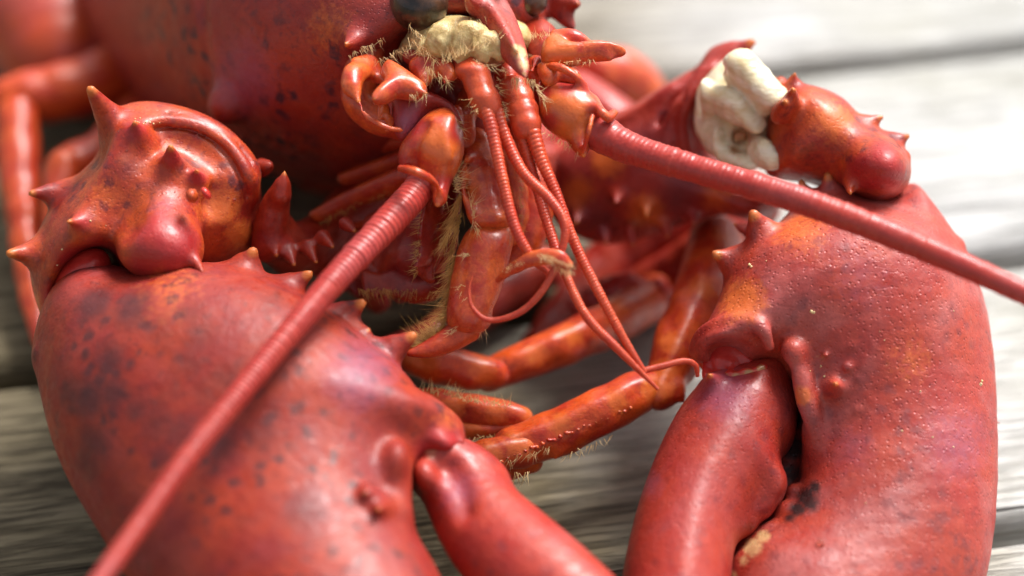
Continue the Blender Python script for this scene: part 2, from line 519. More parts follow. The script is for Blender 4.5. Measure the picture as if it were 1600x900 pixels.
def wood_mat():
    t = NT('weathered_wood')
    tc = t('ShaderNodeTexCoord').outputs['Object']
    rnd = t('ShaderNodeObjectInfo').outputs['Random']
    off = t('ShaderNodeCombineXYZ', {0: t.math('MULTIPLY', rnd, 37.0), 1: t.math('MULTIPLY', rnd, 11.0), 2: t.math('MULTIPLY', rnd, 5.0)}).outputs[0]
    base = t('ShaderNodeVectorMath', {0: tc, 1: off}, operation='ADD').outputs[0]
    m1 = t('ShaderNodeMapping', {'Vector': base, 'Scale': (55, 800, 800)}).outputs[0]
    m2 = t('ShaderNodeMapping', {'Vector': base, 'Scale': (9, 120, 120)}).outputs[0]
    m3 = t('ShaderNodeMapping', {'Vector': base, 'Scale': (160, 2600, 2600)}).outputs[0]
    g1 = t.noise(m1, 1.0, 5, .65, .6)
    g2 = t.noise(m2, 1.0, 4, .6, 1.2)
    g3 = t.noise(m3, 1.0, 3, .6)
    blot = t.noise(base, 16, 4, .6)
    c = t.mix(t.ramp(g2, [(.32, 0.0), (.68, 1.0)]), (.37, .37, .355), (.62, .62, .61))
    c = t.mix(t.ramp(g1, [(.34, .45), (.56, 0.0)]), c, (.13, .11, .08))
    c = t.mix(t.ramp(g3, [(.55, 0.0), (.75, .5)]), c, (.62, .60, .55))
    c = t.mix(t.ramp(blot, [(.40, .0), (.70, .45)]), c, (.22, .20, .10))
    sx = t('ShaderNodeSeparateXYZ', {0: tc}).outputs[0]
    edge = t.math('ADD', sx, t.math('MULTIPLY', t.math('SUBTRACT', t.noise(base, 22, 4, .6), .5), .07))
    painted_shade = t('ShaderNodeMapRange', {'Value': edge, 'From Min': .072, 'From Max': .005, 'To Min': 0.0, 'To Max': .93}).outputs[0]  # shade over the table's left and middle, painted into the plank colour
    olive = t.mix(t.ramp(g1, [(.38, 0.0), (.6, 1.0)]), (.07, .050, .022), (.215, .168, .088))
    crk = t('ShaderNodeMapping', {'Vector': base, 'Scale': (10, 420, 420)}).outputs[0]
    ck = t.ramp(t.noise(crk, 1.0, 2, .5, .3), [(.27, 1.0), (.32, 0.0)])
    c = t.mix(ck, c, (.03, .024, .018))
    c = t.mix(t.ramp(rnd, [(0, 0.0), (1, .3)]), c, (.5, .5, .48))
    c = t.mix(painted_shade, c, olive)
    c = t.mix(ck, c, (.03, .024, .018))
    t.link(c, t.b.inputs['Base Color'])
    h = t.math('ADD', t.math('MULTIPLY', t.ramp(g1, [(.3, 0.0), (.55, 1.0)]), 1.0), t.math('MULTIPLY', g3, .4))
    h = t.math('ADD', h, t.math('MULTIPLY', g2, .8))
    h = t.math('SUBTRACT', h, t.math('MULTIPLY', ck, 1.6))
    bp = t('ShaderNodeBump', {'Height': h, 'Strength': .9, 'Distance': .00045})
    t.link(bp.outputs[0], t.b.inputs['Normal'])
    t.link(t.ramp(g1, [(.3, .85), (.7, .62)]), t.b.inputs['Roughness'])
    t.link(t.math('SUBTRACT', .42, t.math('MULTIPLY', painted_shade, .3)), t.b.inputs['Specular IOR Level'])
    return t.m
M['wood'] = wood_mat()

# ---------------------------------------------------------------- setting: ground and table
def tag(o, label=None, cat=None, kind=None):
    if label: o['label'] = label
    if cat: o['category'] = cat
    if kind: o['kind'] = kind
    return o
def ground():
    t = NT('garden_ground')
    tc = t('ShaderNodeTexCoord').outputs['Object']
    n = t.noise(tc, 30, 6, .7); n2 = t.noise(tc, 1.5, 3)
    c = t.mix(t.ramp(n, [(.35, 0.0), (.65, 1.0)]), (.05, .06, .02), (.16, .15, .08))
    c = t.mix(t.ramp(n2, [(.4, 0.0), (.6, .5)]), c, (.20, .17, .11))
    t.link(c, t.b.inputs['Base Color']); t.b.inputs['Roughness'].default_value = .9
    V = np.array([[-60, -60, -.74], [60, -60, -.74], [60, 60, -.74], [-60, 60, -.74]], float)
    o = raw_object('ground', V, np.array([[0, 1, 2, 3]]), t.m, local=False, smooth=False)
    tag(o, kind='structure')
ground()
TH = math.atan(.19)
def table():
    root = bpy.data.objects.new('wooden_table', None); col.objects.link(root)
    root.location = (0, 0, 0); root.rotation_euler = (0, 0, TH)
    tag(root, 'weathered grey slatted wooden table top under the cooked lobster', 'table')
    L, W, T, g = 1.5, .0640, .022, .0052
    def bar(name, L, W, T, r, seg=60, warp=0, seed=0):
        prof = []
        for (sx, sz) in ((1, 1), (-1, 1), (-1, -1), (1, -1)):
            a0 = {(1, 1): 0, (-1, 1): 90, (-1, -1): 180, (1, -1): 270}[(sx, sz)]
            for k in range(5):
                a = R(a0 + 22.5 * k)
                prof.append((sx * (W / 2 - r) + r * math.cos(a), sz * (T / 2 - r) + r * math.sin(a) - T / 2))
        n = len(prof); V = []; rr = random.Random(seed)
        ph = [rr.uniform(0, 6) for _ in range(4)]
        for i in range(seg + 1):
            x = -L / 2 + L * i / seg
            wz = warp * (math.sin(x * 5 + ph[0]) + .5 * math.sin(x * 13 + ph[1]))
            wy = warp * (math.sin(x * 7 + ph[2]) + .8 * math.sin(x * 31 + ph[3]))
            for (y, z) in prof:
                V.append((x, y + wy * (1 if y > 0 else -.6), z + wz * 0 - (warp * .5 if False else 0)))
        Q = [[i * n + j, (i + 1) * n + j, (i + 1) * n + (j + 1) % n, i * n + (j + 1) % n] for i in range(seg) for j in range(n)]
        me = bpy.data.meshes.new(name)
        me.from_pydata(V, [], Q + [list(range(n)), [seg * n + j for j in range(n)][::-1]])
        me.polygons.foreach_set('use_smooth', [True] * len(me.polygons))
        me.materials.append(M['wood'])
        me.update()
        return me
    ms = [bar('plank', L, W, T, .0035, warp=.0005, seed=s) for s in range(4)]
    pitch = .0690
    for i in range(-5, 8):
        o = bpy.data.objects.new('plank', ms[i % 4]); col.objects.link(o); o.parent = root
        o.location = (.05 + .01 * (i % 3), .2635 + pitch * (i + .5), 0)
    for x in (-.58, .0, .62):
        m = bar('crossbeam', .92, .07, .03, .003, seg=6)
        o = bpy.data.objects.new('crossbeam', m); col.objects.link(o); o.parent = root
        o.location = (x + .05, .34, -T - .0005); o.rotation_euler = (0, 0, R(90))
    for x in (-.58, .62):
        for y in (-.06, .74):
            m = bar('leg', .69, .06, .06, .004, seg=4)
            o = bpy.data.objects.new('leg', m); col.objects.link(o); o.parent = root
            o.rotation_euler = (0, R(90), 0); o.location = (x + .02, y, -.053 - .345)
table()

# ---------------------------------------------------------------- lobster
LOB = bpy.data.objects.new('lobster', None); col.objects.link(LOB)
LOB.location = tuple(ROOT)
tag(LOB, 'cooked red lobster with spiny claws and long antennae resting on the slatted wooden table', 'lobster')

def hairs(name, specs, mat, parent):
    """specs: (u0,v0,u1,v1,dz,n, du,dv,len_px, spread, rad_px) hairs rooted along a line"""
    V = []; Q = []
    for (u0, v0, u1, v1, dz, n, du, dv, ln, spr, rp) in specs:
        for i in range(int(n * 1.7)):
            t = rng.uniform()
            a = P(u0 + (u1 - u0) * t + rng.normal() * 2, v0 + (v1 - v0) * t + rng.normal() * 2, dz + rng.normal() * .4)
            ang = math.atan2(dv, du) + rng.normal() * spr
            l = mm(ln, dz) * rng.uniform(.55, 1.15)
            d = np.array([math.cos(ang), -math.sin(ang), rng.normal() * .35]); d /= np.linalg.norm(d)
            bend = rng.normal(size=3) * .22
            r = mm(rp, dz) * .75
            up = np.cross(d, [.3, .2, .9]); up /= np.linalg.norm(up); sd_ = np.cross(d, up)
            b0 = len(V)
            for k in range(4):
                s = k / 3
                c = a + d * l * s + bend * l * s * s
                for m in range(3):
                    an = m * 2.094
                    V.append(c + (up * math.cos(an) + sd_ * math.sin(an)) * r * (1 - s * .92))
            for k in range(3):
                for m in range(3):
                    Q.append([b0 + k * 3 + m, b0 + (k + 1) * 3 + m, b0 + (k + 1) * 3 + (m + 1) % 3, b0 + k * 3 + (m + 1) % 3])
    o = raw_object(name, np.array(V), np.array(Q), mat, parent)
    o['kind'] = 'stuff'
    return o

def tube(name, pts, mat, parent, ring=.75, depth=.10, nr=20, sub=14, marks=(), flat=1.0):
    """ringed whip: pts (u,v,dz,radius_px)"""
    q = np.array([(*P(u, v, dz), mm(r, dz)) for (u, v, dz, r) in pts])
    q = catmull(q, sub)
    seg = np.linalg.norm(np.diff(q[:, :3], axis=0), axis=1)
    s = np.concatenate([[0], np.cumsum(seg)])
    # rings get shorter as the whip thins
    st = []; x = 0.0
    while x < s[-1]:
        r = np.interp(x, s, q[:, 3]); st.append(x); x += max(.12, ring * r) / 5
    st.append(s[-1]); st = np.array(st)
    C = np.stack([np.interp(st, s, q[:, i]) for i in range(3)], 1); RR = np.interp(st, s, q[:, 3])
    Tn = np.gradient(C, axis=0); Tn /= np.linalg.norm(Tn, axis=1)[:, None]
    up = np.cross(Tn[0], [0, 0, 1.0]); up /= np.linalg.norm(up)
    V = []
    prof = [0, .85, 1, 1, .85]
    jit = 1
    for i in range(len(C)):
        up = up - Tn[i] * (up @ Tn[i]); up /= np.linalg.norm(up)
        w = np.cross(Tn[i], up)
        if i % 5 == 0: jit = 1 + rng.normal() * .02
        rad = RR[i] * (1 - depth * (1 - prof[i % 5])) * jit
        for m in range(nr):
            a = 2 * math.pi * m / nr
            V.append(C[i] + (up * math.cos(a) + w * math.sin(a)) * rad)
    n = len(C)
    Q = [[i * nr + m, (i + 1) * nr + m, (i + 1) * nr + (m + 1) % nr, i * nr + (m + 1) % nr] for i in range(n - 1) for m in range(nr)]
    V = np.array(V); V = np.vstack([V, C[:1], C[-1:]])
    for m in range(nr):
        Q.append([n * nr, m, (m + 1) % nr, (m + 1) % nr]); Q.append([n * nr + 1, (n - 1) * nr + (m + 1) % nr, (n - 1) * nr + m, (n - 1) * nr + m])
    Q = np.array(Q)
    quad = Q[Q[:, 2] != Q[:, 3]]
    me_o = raw_object(name, V, quad, mat, parent)
    return me_o
def S(h=.5): return Solid(h)

# ---- carapace
s = S(.62)
s.chain([(700, 15, 20, 155), (620, 15, 28, 222), (520, 25, 44, 262), (420, 0, 78, 250), (345, -25, 108, 228)], 2, sub=6)
s.ellp(610, 45, 8, 60, 45, 40, k=8)
s.spike((556, 64, 4), (540, 70, -2), 16, k=3)
s.chain([(322, -60, 24, 5), (312, 60, 22, 5), (330, 150, 26, 6), (372, 205, 22, 9)], 2.5, 's')
s.ellp(350, 165, 24, 26, 30, 30, k=3)
for (u, v) in ((352, 218), (380, 214), (402, 222), (430, 228), (448, 216), (468, 232), (418, 212), (452, 240)):
    s.ellp(u, v, s.surf(u, v) + .1, 5, 5, 6, k=1)
s.ellp(742, 150, -4, 196, 150, 340, k=3, mode='s')
s.ellp(620, 140, -6, 78, 78, 260, k=3, mode='s')
outline(s, [(835, -30), (870, -26), (892, -8), (905, 8), (894, 16), (899, 48), (884, 44), (862, 28), (840, 22)], (840, -20, 20), (900, 0, 16), (870, 40, 18), 1.6, 1.6, 1.8, step=.4)
s.spike((888, 4, 17), (905, 6, 14), 9)
s.markp('dark', 470, 260, 18, 60, .5)
s.markp('purple', 380, 120, 20, 70, .6)
s.markp('orange', 520, 45, 10, 60, .5)
car = build('carapace', s, M['carapace'], LOB)
s = S(.4)
s.chain([(690, -90, 34, 62), (742, -20, 14, 36), (782, 45, 2, 29), (812, 98, -6, 15), (821, 121, -9, 2.5)], 1, sub=6)
s.spike((742, 8, 2), (728, -6, -4), 16); s.spike((775, -30, 6), (800, -40, 0), 12)
s.chain([(760, 0, 2, 6), (790, 50, -4, 5), (806, 78, -8, 3)], 2)
s.markp('cream', 813, 78, -8, 14, 1.3); s.markp('cream', 819, 96, -10, 13, 1.3); s.markp('cream', 819, 114, -10, 6, 1.2)
build('rostrum', s, M['claw'], car)
s = S(.7)     # thorax underside and inner head, behind the mouthparts
s.chain([(735, 110, 30, 95), (690, 180, 52, 120), (560, 170, 90, 150)], 4)
s.chain([(735, 250, 40, 60), (800, 260, 60, 90), (760, 200, 80, 120)], 4)
lumps(s, .6, .5, 3)
build('thorax', s, M['dark_leg'], LOB)
s = S(.32)
s.ellp(722, 66, 8, 78, 40, 95, roll=-6, k=2)
s.ellp(655, 74, 9, 34, 20, 50, roll=20, k=3)
s.ellp(792, 62, 10, 40, 32, 70, k=3)
for (u, v, du, dv, ro, z_) in ((690, 62, 24, 30, -16, -1), (722, 66, 20, 34, -4, -2), (750, 70, 18, 32, 12, -2), (776, 72, 16, 26, 26, -2), (668, 78, 18, 18, -30, 1), (735, 50, 26, 18, 0, -2.4)):
    s.ellp(u, v, z_, du, dv, 20, roll=ro, k=.45)
for i in range(17):
    u = 655 + i * 9 + rng.normal() * 2.5; w_ = rng.normal() * 4
    s.chain(s.on([(u - 3 + w_, 100 - abs(u - 730) * .12, 2.4), (u + w_ * .3, 78, 2.8), (u + (735 - u) * .12, 52, 2.2), (u + (735 - u) * .3, 38, 1.4)], .05), .5)
lumps(s, .05, 1.9, 5)
for i in range(16): s.markp('dark', rng.uniform(650, 800), rng.uniform(40, 105), -3, rng.uniform(5, 10), .6)
build('face_membrane', s, M['beige'], LOB)
for (u, v, dz, r) in ((655, 5, 3, 46), (828, 0, 12, 28)):
    s = S(.35); s.ellp(u, v, dz, r, r * .97, r * .95, k=1)
    e = build('eye', s, M['eye'], LOB)
    s = S(.45); s.chain([(u + (20 if u < 700 else -10), v - 20, dz + 4, r * .75), (u + (45 if u < 700 else -35), v - 15, dz + 14, r * .6)], 2)
    build('eye_stalk', s, M['dark_leg'], e)

# ---- left antenna (viewer's left)
s = S(.4)
s.chain([(655, 262, -1, 30), (652, 296, -2, 25), (640, 315, -3, 23)], 2)
s.mesh
a = tube('antenna', [(664, 272, -1, 26), (650, 300, -3, 25), (600, 355, -10, 25), (520, 440, -19, 22), (400, 583, -31, 20), (290, 720, -40, 19), (215, 825, -46, 18), (150, 915, -52, 17), (60, 1035, -60, 15)], M['antenna'], LOB, ring=.42, depth=.13, nr=28)
s = S(.4)
s.chain([(572, 90, 8, 30), (560, 150, 8, 28), (590, 180, 8, 30), (625, 195, 6, 24)], 3)
s.chain([(575, 105, 2, 18), (553, 118, -3, 17), (550, 135, -5, 13)], 2); s.spike((550, 130, -4), (561, 160, -7), 13)
for b_, t_, r_ in (((600, 170, 0), (590, 190, -3), 8), ((570, 100, 2), (552, 92, -1), 9), ((612, 190, -1), (604, 206, -3), 7), ((590, 120, 2), (606, 132, -3), 9)):
    s.spike(b_, t_, r_, mark=False)
s.chain([(556, 150, -2, 4), (570, 178, -4, 5), (600, 198, -5, 5), (626, 204, -4, 4)], 1.4)
s.chain([(575, 120, -4, 5), (580, 145, -5, 5), (590, 165, -4, 6)], 1.4, 's')
lumps(s, .14, .9, 91)
build('antenna_base', s, M['orange'], a)
s = S(.35)
outline(s, [(650, 88), (680, 82), (704, 96), (716, 116), (700, 124), (676, 116), (664, 130), (650, 120), (640, 104)], (650, 88, 2), (716, 116, -2), (650, 125, -1), 1.6, 1.6, 1.8, step=.35)
s.spike((700, 118, -2), (694, 132, -4), 6, mark=False); s.spike((668, 122, -1), (660, 136, -4), 6, mark=False)
lumps(s, .12, 1.4, 92)
build('antenna_plate', s, M['orange'], a)
s = S(.35)
outline(s, [(595, 108), (603, 99), (618, 106), (645, 124), (668, 144), (650, 150), (622, 148), (598, 156), (584, 153), (590, 140), (600, 128)], (590, 105, -1), (660, 140, -3), (600, 150, -6), 2.2, 2.0, 2.2, step=.35)
s.spike((640, 140, -4), (668, 146, -6), 8); s.spike((600, 150, -5), (584, 155, -8), 8)
s.markp('cream', 622, 150, -7, 9, .8)
build('antenna_scale', s, M['orange'], a)
s = S(.4)
s.chain([(605, 180, 8, 24), (640, 180, 5, 34), (672, 186, 4, 34)], 2)
outline(s, [(612, 158), (640, 140), (680, 148), (712, 168), (726, 200), (712, 196), (690, 172), (664, 178), (640, 212), (628, 222), (614, 200)], (620, 160, 1), (715, 180, 0), (630, 215, -1), 2.6, 2.4, 2.6, step=.35, k=1.5)
s.markp('purple', 640, 190, -2, 30, .8)
build('antenna_segment', s, M['claw_red'], a)
s = S(.4)
outline(s, [(652, 196), (672, 176), (698, 170), (718, 186), (724, 215), (716, 262), (704, 292), (690, 314), (672, 300), (648, 268), (626, 268), (621, 242), (634, 216)], (690, 180, 1), (700, 300, -2), (625, 260, -2), 4.6, 4.2, 5, step=.35)
s.ellp(684, 225, -3, 34, 44, 34, roll=15, k=2.5)
s.chain([(625, 262, -6, 6), (650, 268, -11, 6), (680, 285, -8, 6), (690, 312, -5, 5)], 2)
s.spike((686, 296, -4), (683, 322, -6), 12)
s.ellp(648, 297, -6, 24, 24, 30, k=1.0, mode='s')
s.markp('orange', 685, 225, -6, 34, 1)
s.chain(s.on([(706, 186, 4), (694, 214, 4), (700, 244, 4)], .1), 1.6)
s.chain(s.on([(664, 196, 3), (652, 222, 3), (646, 250, 3)], 0), 1.6, 's')
for (u, v) in ((712, 210), (700, 290), (630, 255), (655, 200)): s.markp('crimson', u, v, -3, 22, .9)
lumps(s, .12, .7, 98)
build('antenna_segment', s, M['orange'], a)
# ---- right antenna
a = tube('antenna', [(925, 200, -1, 30), (945, 212, -3, 30), (985, 232, -5, 25.5), (1080, 262, -9, 22.5), (1250, 313, -15, 22), (1420, 378, -19, 21), (1600, 458, -22, 18.5), (1800, 560, -24, 15)], M['antenna'], LOB, ring=.34, depth=.03, nr=28)
s = S(.4)
s.chain([(835, 60, 14, 36), (855, 90, 8, 32), (862, 130, 5, 30)], 3)
for b_, t_, r_ in (((870, 112, 1), (884, 122, -2), 8), ((838, 96, 2), (830, 112, -2), 7), ((852, 126, 0), (838, 136, -3), 8)):
    s.spike(b_, t_, r_, mark=False)
lumps(s, .14, .9, 93)
build('antenna_base', s, M['dark_leg'], a)
s = S(.35)
outline(s, [(836, 104), (858, 98), (886, 106), (908, 122), (900, 132), (878, 124), (862, 132), (846, 126)], (836, 104, 0), (908, 124, -1), (862, 134, -3), 1.6, 1.6, 1.8, step=.35)
lumps(s, .1, 1.4, 94)
build('antenna_plate', s, M['orange'], a)
s = S(.35)
outline(s, [(848, 72), (862, 58), (880, 66), (900, 74), (935, 72), (974, 80), (945, 86), (925, 92), (900, 98), (870, 101), (848, 100), (845, 86)], (850, 70, 2), (970, 78, 0), (860, 100, -1), 2.6, 2, 2.4, step=.35)
s.spike((940, 79, 0), (974, 81, 0), 7); s.spike((940, 85, 0), (953, 92, -1), 4)
s.chain([(868, 56, 4, 10), (895, 58, 3, 13), (925, 70, 3, 5)], 1.5)
s.markp('orange', 870, 86, 0, 34, 1.2); s.markp('cream', 900, 97, -1, 9, .7)
build('antenna_scale', s, M['orange'], a)
s = S(.4)
outline(s, [(838, 148), (846, 130), (872, 124), (900, 138), (935, 164), (956, 184), (944, 202), (926, 208), (919, 230), (911, 244), (888, 222), (858, 200), (842, 178)], (845, 140, 2), (950, 190, -1), (905, 240, -2), 4.6, 4.4, 5, step=.35)
s.ellp(888, 172, -2, 38, 36, 34, k=2.5)
s.chain([(845, 110, 6, 26), (858, 135, 4, 30)], 2)
for (u, v) in ((850, 140), (930, 175), (860, 190), (885, 135)): s.markp('crimson', u, v, -3, 20, .9)
lumps(s, .10, .7, 99)
s.chain([(925, 160, -2, 5), (938, 172, -6, 6), (950, 184, -6, 8), (960, 176, -4, 6)], 2)
s.spike((905, 222, -3), (912, 245, -5), 14)
s.chain([(925, 182, -7, 4), (920, 205, -8, 4), (912, 232, -6, 4)], 1.5)
s.chain([(845, 108, 0, 6), (870, 104, -3, 7), (898, 118, -4, 6), (912, 132, -3, 5)], 2)
s.markp('orange', 880, 180, -4, 44, 1)
build('antenna_segment', s, M['orange'], a)

# ---- antennules
def antennule(base, whips):
    s = S(.32)
    for (u, v, dz, ru, rv, roll) in base:
        s.ellp(u, v, dz, ru, rv * 1.02, ru, roll=roll, k=1.5)
    b = build('antennule', s, M['antennule'], LOB)
    for w in whips:
        tube('flagellum', w, M['antennule'], b, ring=.62, depth=.10, nr=12)
    return b
an1 = antennule([(722, 104, 4, 18, 22, 0), (733, 98, 0, 27, 18, -10), (738, 112, -2, 28, 16, 0), (748, 132, -3, 23, 17, 10), (756, 152, -4, 24, 17, 10), (763, 170, -4, 21, 18, 10)],
  [[(758, 168, -5, 12), (768, 200, -6, 10.5), (785, 280, -8, 9.5), (803, 350, -9, 9), (828, 398, -9, 8), (858, 428, -8, 5)],
   [(772, 165, -4, 12), (790, 215, -5, 10), (818, 270, -7, 9), (858, 310, -9, 8.5), (882, 350, -10, 7.5), (876, 395, -10, 6.5), (850, 450, -10, 6), (812, 488, -9, 5.5), (765, 500, -8, 4.5), (738, 480, -8, 3.5), (733, 452, -8, 2.5), (738, 430, -8, 1.5)]])
an2 = antennule([(792, 118, 4, 20, 20, 0), (802, 134, 0, 25, 17, 10), (810, 152, -1, 25, 15, 10), (816, 172, -2, 26, 15, 10), (822, 192, -3, 24, 16, 10), (824, 208, -3, 20, 12, 10)],
  [[(812, 200, -3, 9), (832, 270, -4, 8.5), (856, 350, -6, 8.5), (880, 420, -8, 8), (915, 492, -9, 7.5), (965, 545, -9, 7), (1028, 608, -8, 3)],
   [(832, 205, -4, 13), (846, 250, -5, 11), (868, 300, -6, 9), (900, 385, -7, 8.5), (940, 465, -8, 8), (978, 535, -8, 7), (1008, 582, -8, 4)],
   [(1000, 580, -7, 5), (1035, 572, -6, 5.5), (1068, 564, -5, 5), (1086, 570, -4, 4.5), (1090, 588, -3, 3.5)]])
# flattened hairy swimming blade of a mouthpart across the whips
s = S(.3)
s.chain([(778, 438, -6, 5), (800, 420, -8, 9), (835, 404, -10, 13), (870, 402, -11, 13), (886, 414, -11, 10)], 1, n=(0, 0, 1), f=1.8)
bl = build('mouthpart_blade', s, M['orange'], LOB)
hairs('bristles', [(840, 398, 892, 416, -12, 60, .8, .6, 14, .6, .5), (870, 418, 892, 424, -11, 40, .3, 1, 12, .5, .5), (790, 424, 840, 400, -10, 30, -.4, -1, 6, .5, .4)], M['hair'], bl)

# ---- maxillipeds
s = S(.4)
s.chain([(742, 225, 8, 26), (750, 270, 4, 35), (760, 315, 2, 36)], 2)
s.ellp(770, 342, 0, 32, 20, 34, roll=10, k=2.5)
s.chain([(722, 262, 0, 5), (726, 310, -2, 5), (744, 345, -2, 5)], 2)
s.spike((740, 240, 4), (728, 250, -2), 10, mark=False)
lumps(s, .12, .8, 9)
mx = build('maxilliped', s, M['orange'], LOB)
s = S(.4)
outline(s, [(742, 352), (770, 346), (794, 352), (797, 380), (786, 430), (768, 480), (754, 508), (738, 522), (712, 520), (700, 500), (706, 450), (716, 400), (728, 366)], (765, 360, 1), (725, 510, -2), (790, 400, 2), 4.4, 3.6, 4.0, step=.35)
lumps(s, .1, .8, 10)
s.spike((758, 500, -1), (752, 512, -2), 8, mark=False)
m2 = build('segment', s, M['orange'], mx)
s = S(.4); s.chain([(730, 512, -1, 24), (700, 532, -2, 20), (668, 546, -3, 14), (640, 552, -4, 6)], 2)
build('segment', s, M['leg'], mx)
hairs('bristles', [(722, 300, 706, 345, -1, 60, -.45, 1, 34, .16, .6), (712, 335, 694, 385, -1, 60, -.6, 1, 30, .2, .6)], M['hair_dark'], mx)
hairs('bristles', [(720, 330, 706, 400, 0, 60, -.5, 1, 32, .25, .8), (712, 400, 700, 480, 0, 130, -.8, .75, 32, .3, .8), (702, 480, 690, 525, -1, 120, -.8, .5, 38, .35, .8),
                   (690, 520, 650, 545, -2, 110, -.7, -.6, 34, .4, .7)], M['hair_dark'], mx)
hairs('bristles', [(735, 310, 740, 340, -4, 12, .3, -.9, 22, .4, .8), (740, 345, 745, 360, -4, 10, .1, 1, 20, .3, .8), (725, 400, 740, 395, -4, 9, -.9, .2, 16, .5, .8), (720, 440, 735, 480, -4, 16, -.8, .4, 16, .5, .8),
                   (745, 505, 757, 512, -2, 10, 0, 1, 22, .3, .9), (788, 380, 745, 515, -1, 26, .9, .3, 9, .5, .6), (700, 520, 730, 500, -4, 12, -.6, .8, 16, .3, .8), (700, 250, 712, 300, -2, 40, .8, -.3, 30, .6, .8), (680, 290, 695, 310, -4, 12, .1, 1, 20, .4, .8)], M['hair'], mx)
s = S(.45)   # opposite maxilliped, half hidden
s.chain([(810, 215, 16, 30), (828, 290, 14, 40), (820, 360, 12, 36), (800, 400, 12, 28)], 2)
build('maxilliped', s, M['leg'], LOB)
s = S(.45)
s.chain([(690, 300, 12, 30), (670, 370, 12, 44), (640, 420, 14, 42), (600, 440, 16, 22)], 3)
s.chain([(600, 350, 18, 30), (600, 410, 18, 38), (660, 440, 16, 30)], 3)
for i in range(9):
    s.spike((682 - i * 2, 330 + i * 13, 6), (696 - i * 2, 334 + i * 13, 3), 6, mark=False)
lumps(s, .35, .9, 12)
build('mandible_palp', s, M['dark_leg'], LOB)
for pts in ([(495, 338, 20, 13), (550, 312, 19, 19), (640, 275, 14, 24)], [(540, 280, 26, 14), (600, 262, 23, 20), (660, 240, 18, 20)], [(560, 240, 28, 10), (610, 225, 22, 16), (660, 215, 16, 18)], [(545, 355, 22, 9), (580, 350, 20, 12), (640, 330, 16, 18)]):
    s = S(.45); s.chain(pts, 2, n=(.3, 1, 0), f=1.4); build('leg_gill_finger', s, M['leg'], LOB).name = 'mouth_leg'
s = S(.4)
s.chain([(700, 250, 10, 20), (690, 310, 6, 24), (680, 370, 5, 22), (664, 420, 6, 14)], 2)
for i in range(11): s.spike((680 - i * 1.5, 290 + i * 12, 3), (664 - i * 1.5, 298 + i * 12, 0), 5, mark=False)
lumps(s, .15, 1.0, 95)
build('mouth_leg', s, M['dark_leg'], LOB)
s = S(.4)
s.chain([(560, 400, 16, 12), (600, 440, 14, 20), (650, 455, 10, 18), (690, 440, 8, 14)], 2)
for i in range(8): s.spike((570 + i * 15, 430 + 4 * (i % 3), 11), (572 + i * 15, 462 + 3 * (i % 3), 9), 7, mark=False)
build('mouth_leg', s, M['dark_leg'], LOB)
s = S(.4)
s.chain([(735, 150, 8, 18), (722, 190, 5, 20), (726, 225, 4, 18)], 2)
for i in range(4): s.spike((715, 170 + i * 15, 2), (702, 176 + i * 15, -1), 5, mark=False)
lumps(s, .15, 1.0, 96)
build('mouth_leg', s, M['orange'], LOB)
s = S(.4)
s.chain([(790, 230, 8, 16), (800, 270, 8, 20), (808, 330, 8, 18), (800, 372, 8, 14)], 2)
lumps(s, .15, 1.0, 97)
build('mouth_leg', s, M['orange'], LOB)
s = S(.5)
s.chain([(480, 400, 26, 26), (540, 420, 30, 26), (590, 470, 34, 20)], 2)
for i in range(6): s.spike((480 + i * 18, 408 + i * 8, 22), (484 + i * 18, 432 + i * 8, 20), 9, mark=False)
build('mouth_leg', s, M['dark_leg'], LOB)
hairs('bristles', [(560, 452, 690, 455, 8, 60, .1, 1, 20, .4, .8), (664, 300, 650, 430, 0, 60, -1, .4, 18, .4, .7), (812, 260, 812, 380, 4, 40, .9, .5, 12, .5, .6), (500, 345, 600, 300, 14, 24, 0, 1, 12, .4, .6)], M['hair_dark'], mx)
hairs('bristles', [(640, 60, 700, 110, -2, 26, .2, 1, 28, .5, .8), (690, 100, 780, 60, -6, 40, .2, -1, 24, .5, .8), (665, 105, 700, 125, -3, 26, .1, 1, 22, .5, .8), (735, 150, 748, 175, -6, 8, -.6, .8, 18, .4, .8),
                   (775, 120, 790, 190, -5, 16, .9, .3, 14, .4, .7), (800, 120, 835, 125, -5, 18, .1, 1, 22, .4, .9), (835, 130, 850, 160, -4, 16, .7, .7, 24, .4, .9), (705, 180, 722, 215, -2, 14, .8, .6, 24, .5, .9), (850, 205, 912, 240, -4, 26, -.3, 1, 12, .5, .7),
                   (862, 98, 930, 94, -3, 16, -.3, .9, 10, .4, .8), (822, 85, 815, 115, -10, 10, .8, .3, 12, .4, .6), (640, 150, 668, 146, -6, 10, 0, 1, 16, .3, .8), (545, 85, 600, 60, 0, 22, .4, 1, 16, .4, .6), (590, 95, 640, 70, 0, 22, .5, 1, 20, .5, .6), (640, 40, 660, 60, -2, 14, .3, 1, 22, .4, .7), (700, 40, 760, 30, -4, 20, .2, 1, 24, .3, .6), (735, 95, 790, 110, -6, 18, .6, .8, 16, .5, .7), (830, 60, 860, 56, 0, 18, -.2, -1, 14, .4, .7)], M['hair'], car)
s = S(.4)
s.chain([(640, 88, 4, 12), (670, 100, 2, 17), (705, 108, 2, 15)], 2)
build('mouth_plate', s, M['claw_red'], LOB)
s = S(.4)
s.chain([(700, 140, 12, 30), (735, 190, 12, 26), (770, 225, 14, 30)], 2)
build('mouth_plate', s, M['dark_leg'], LOB)

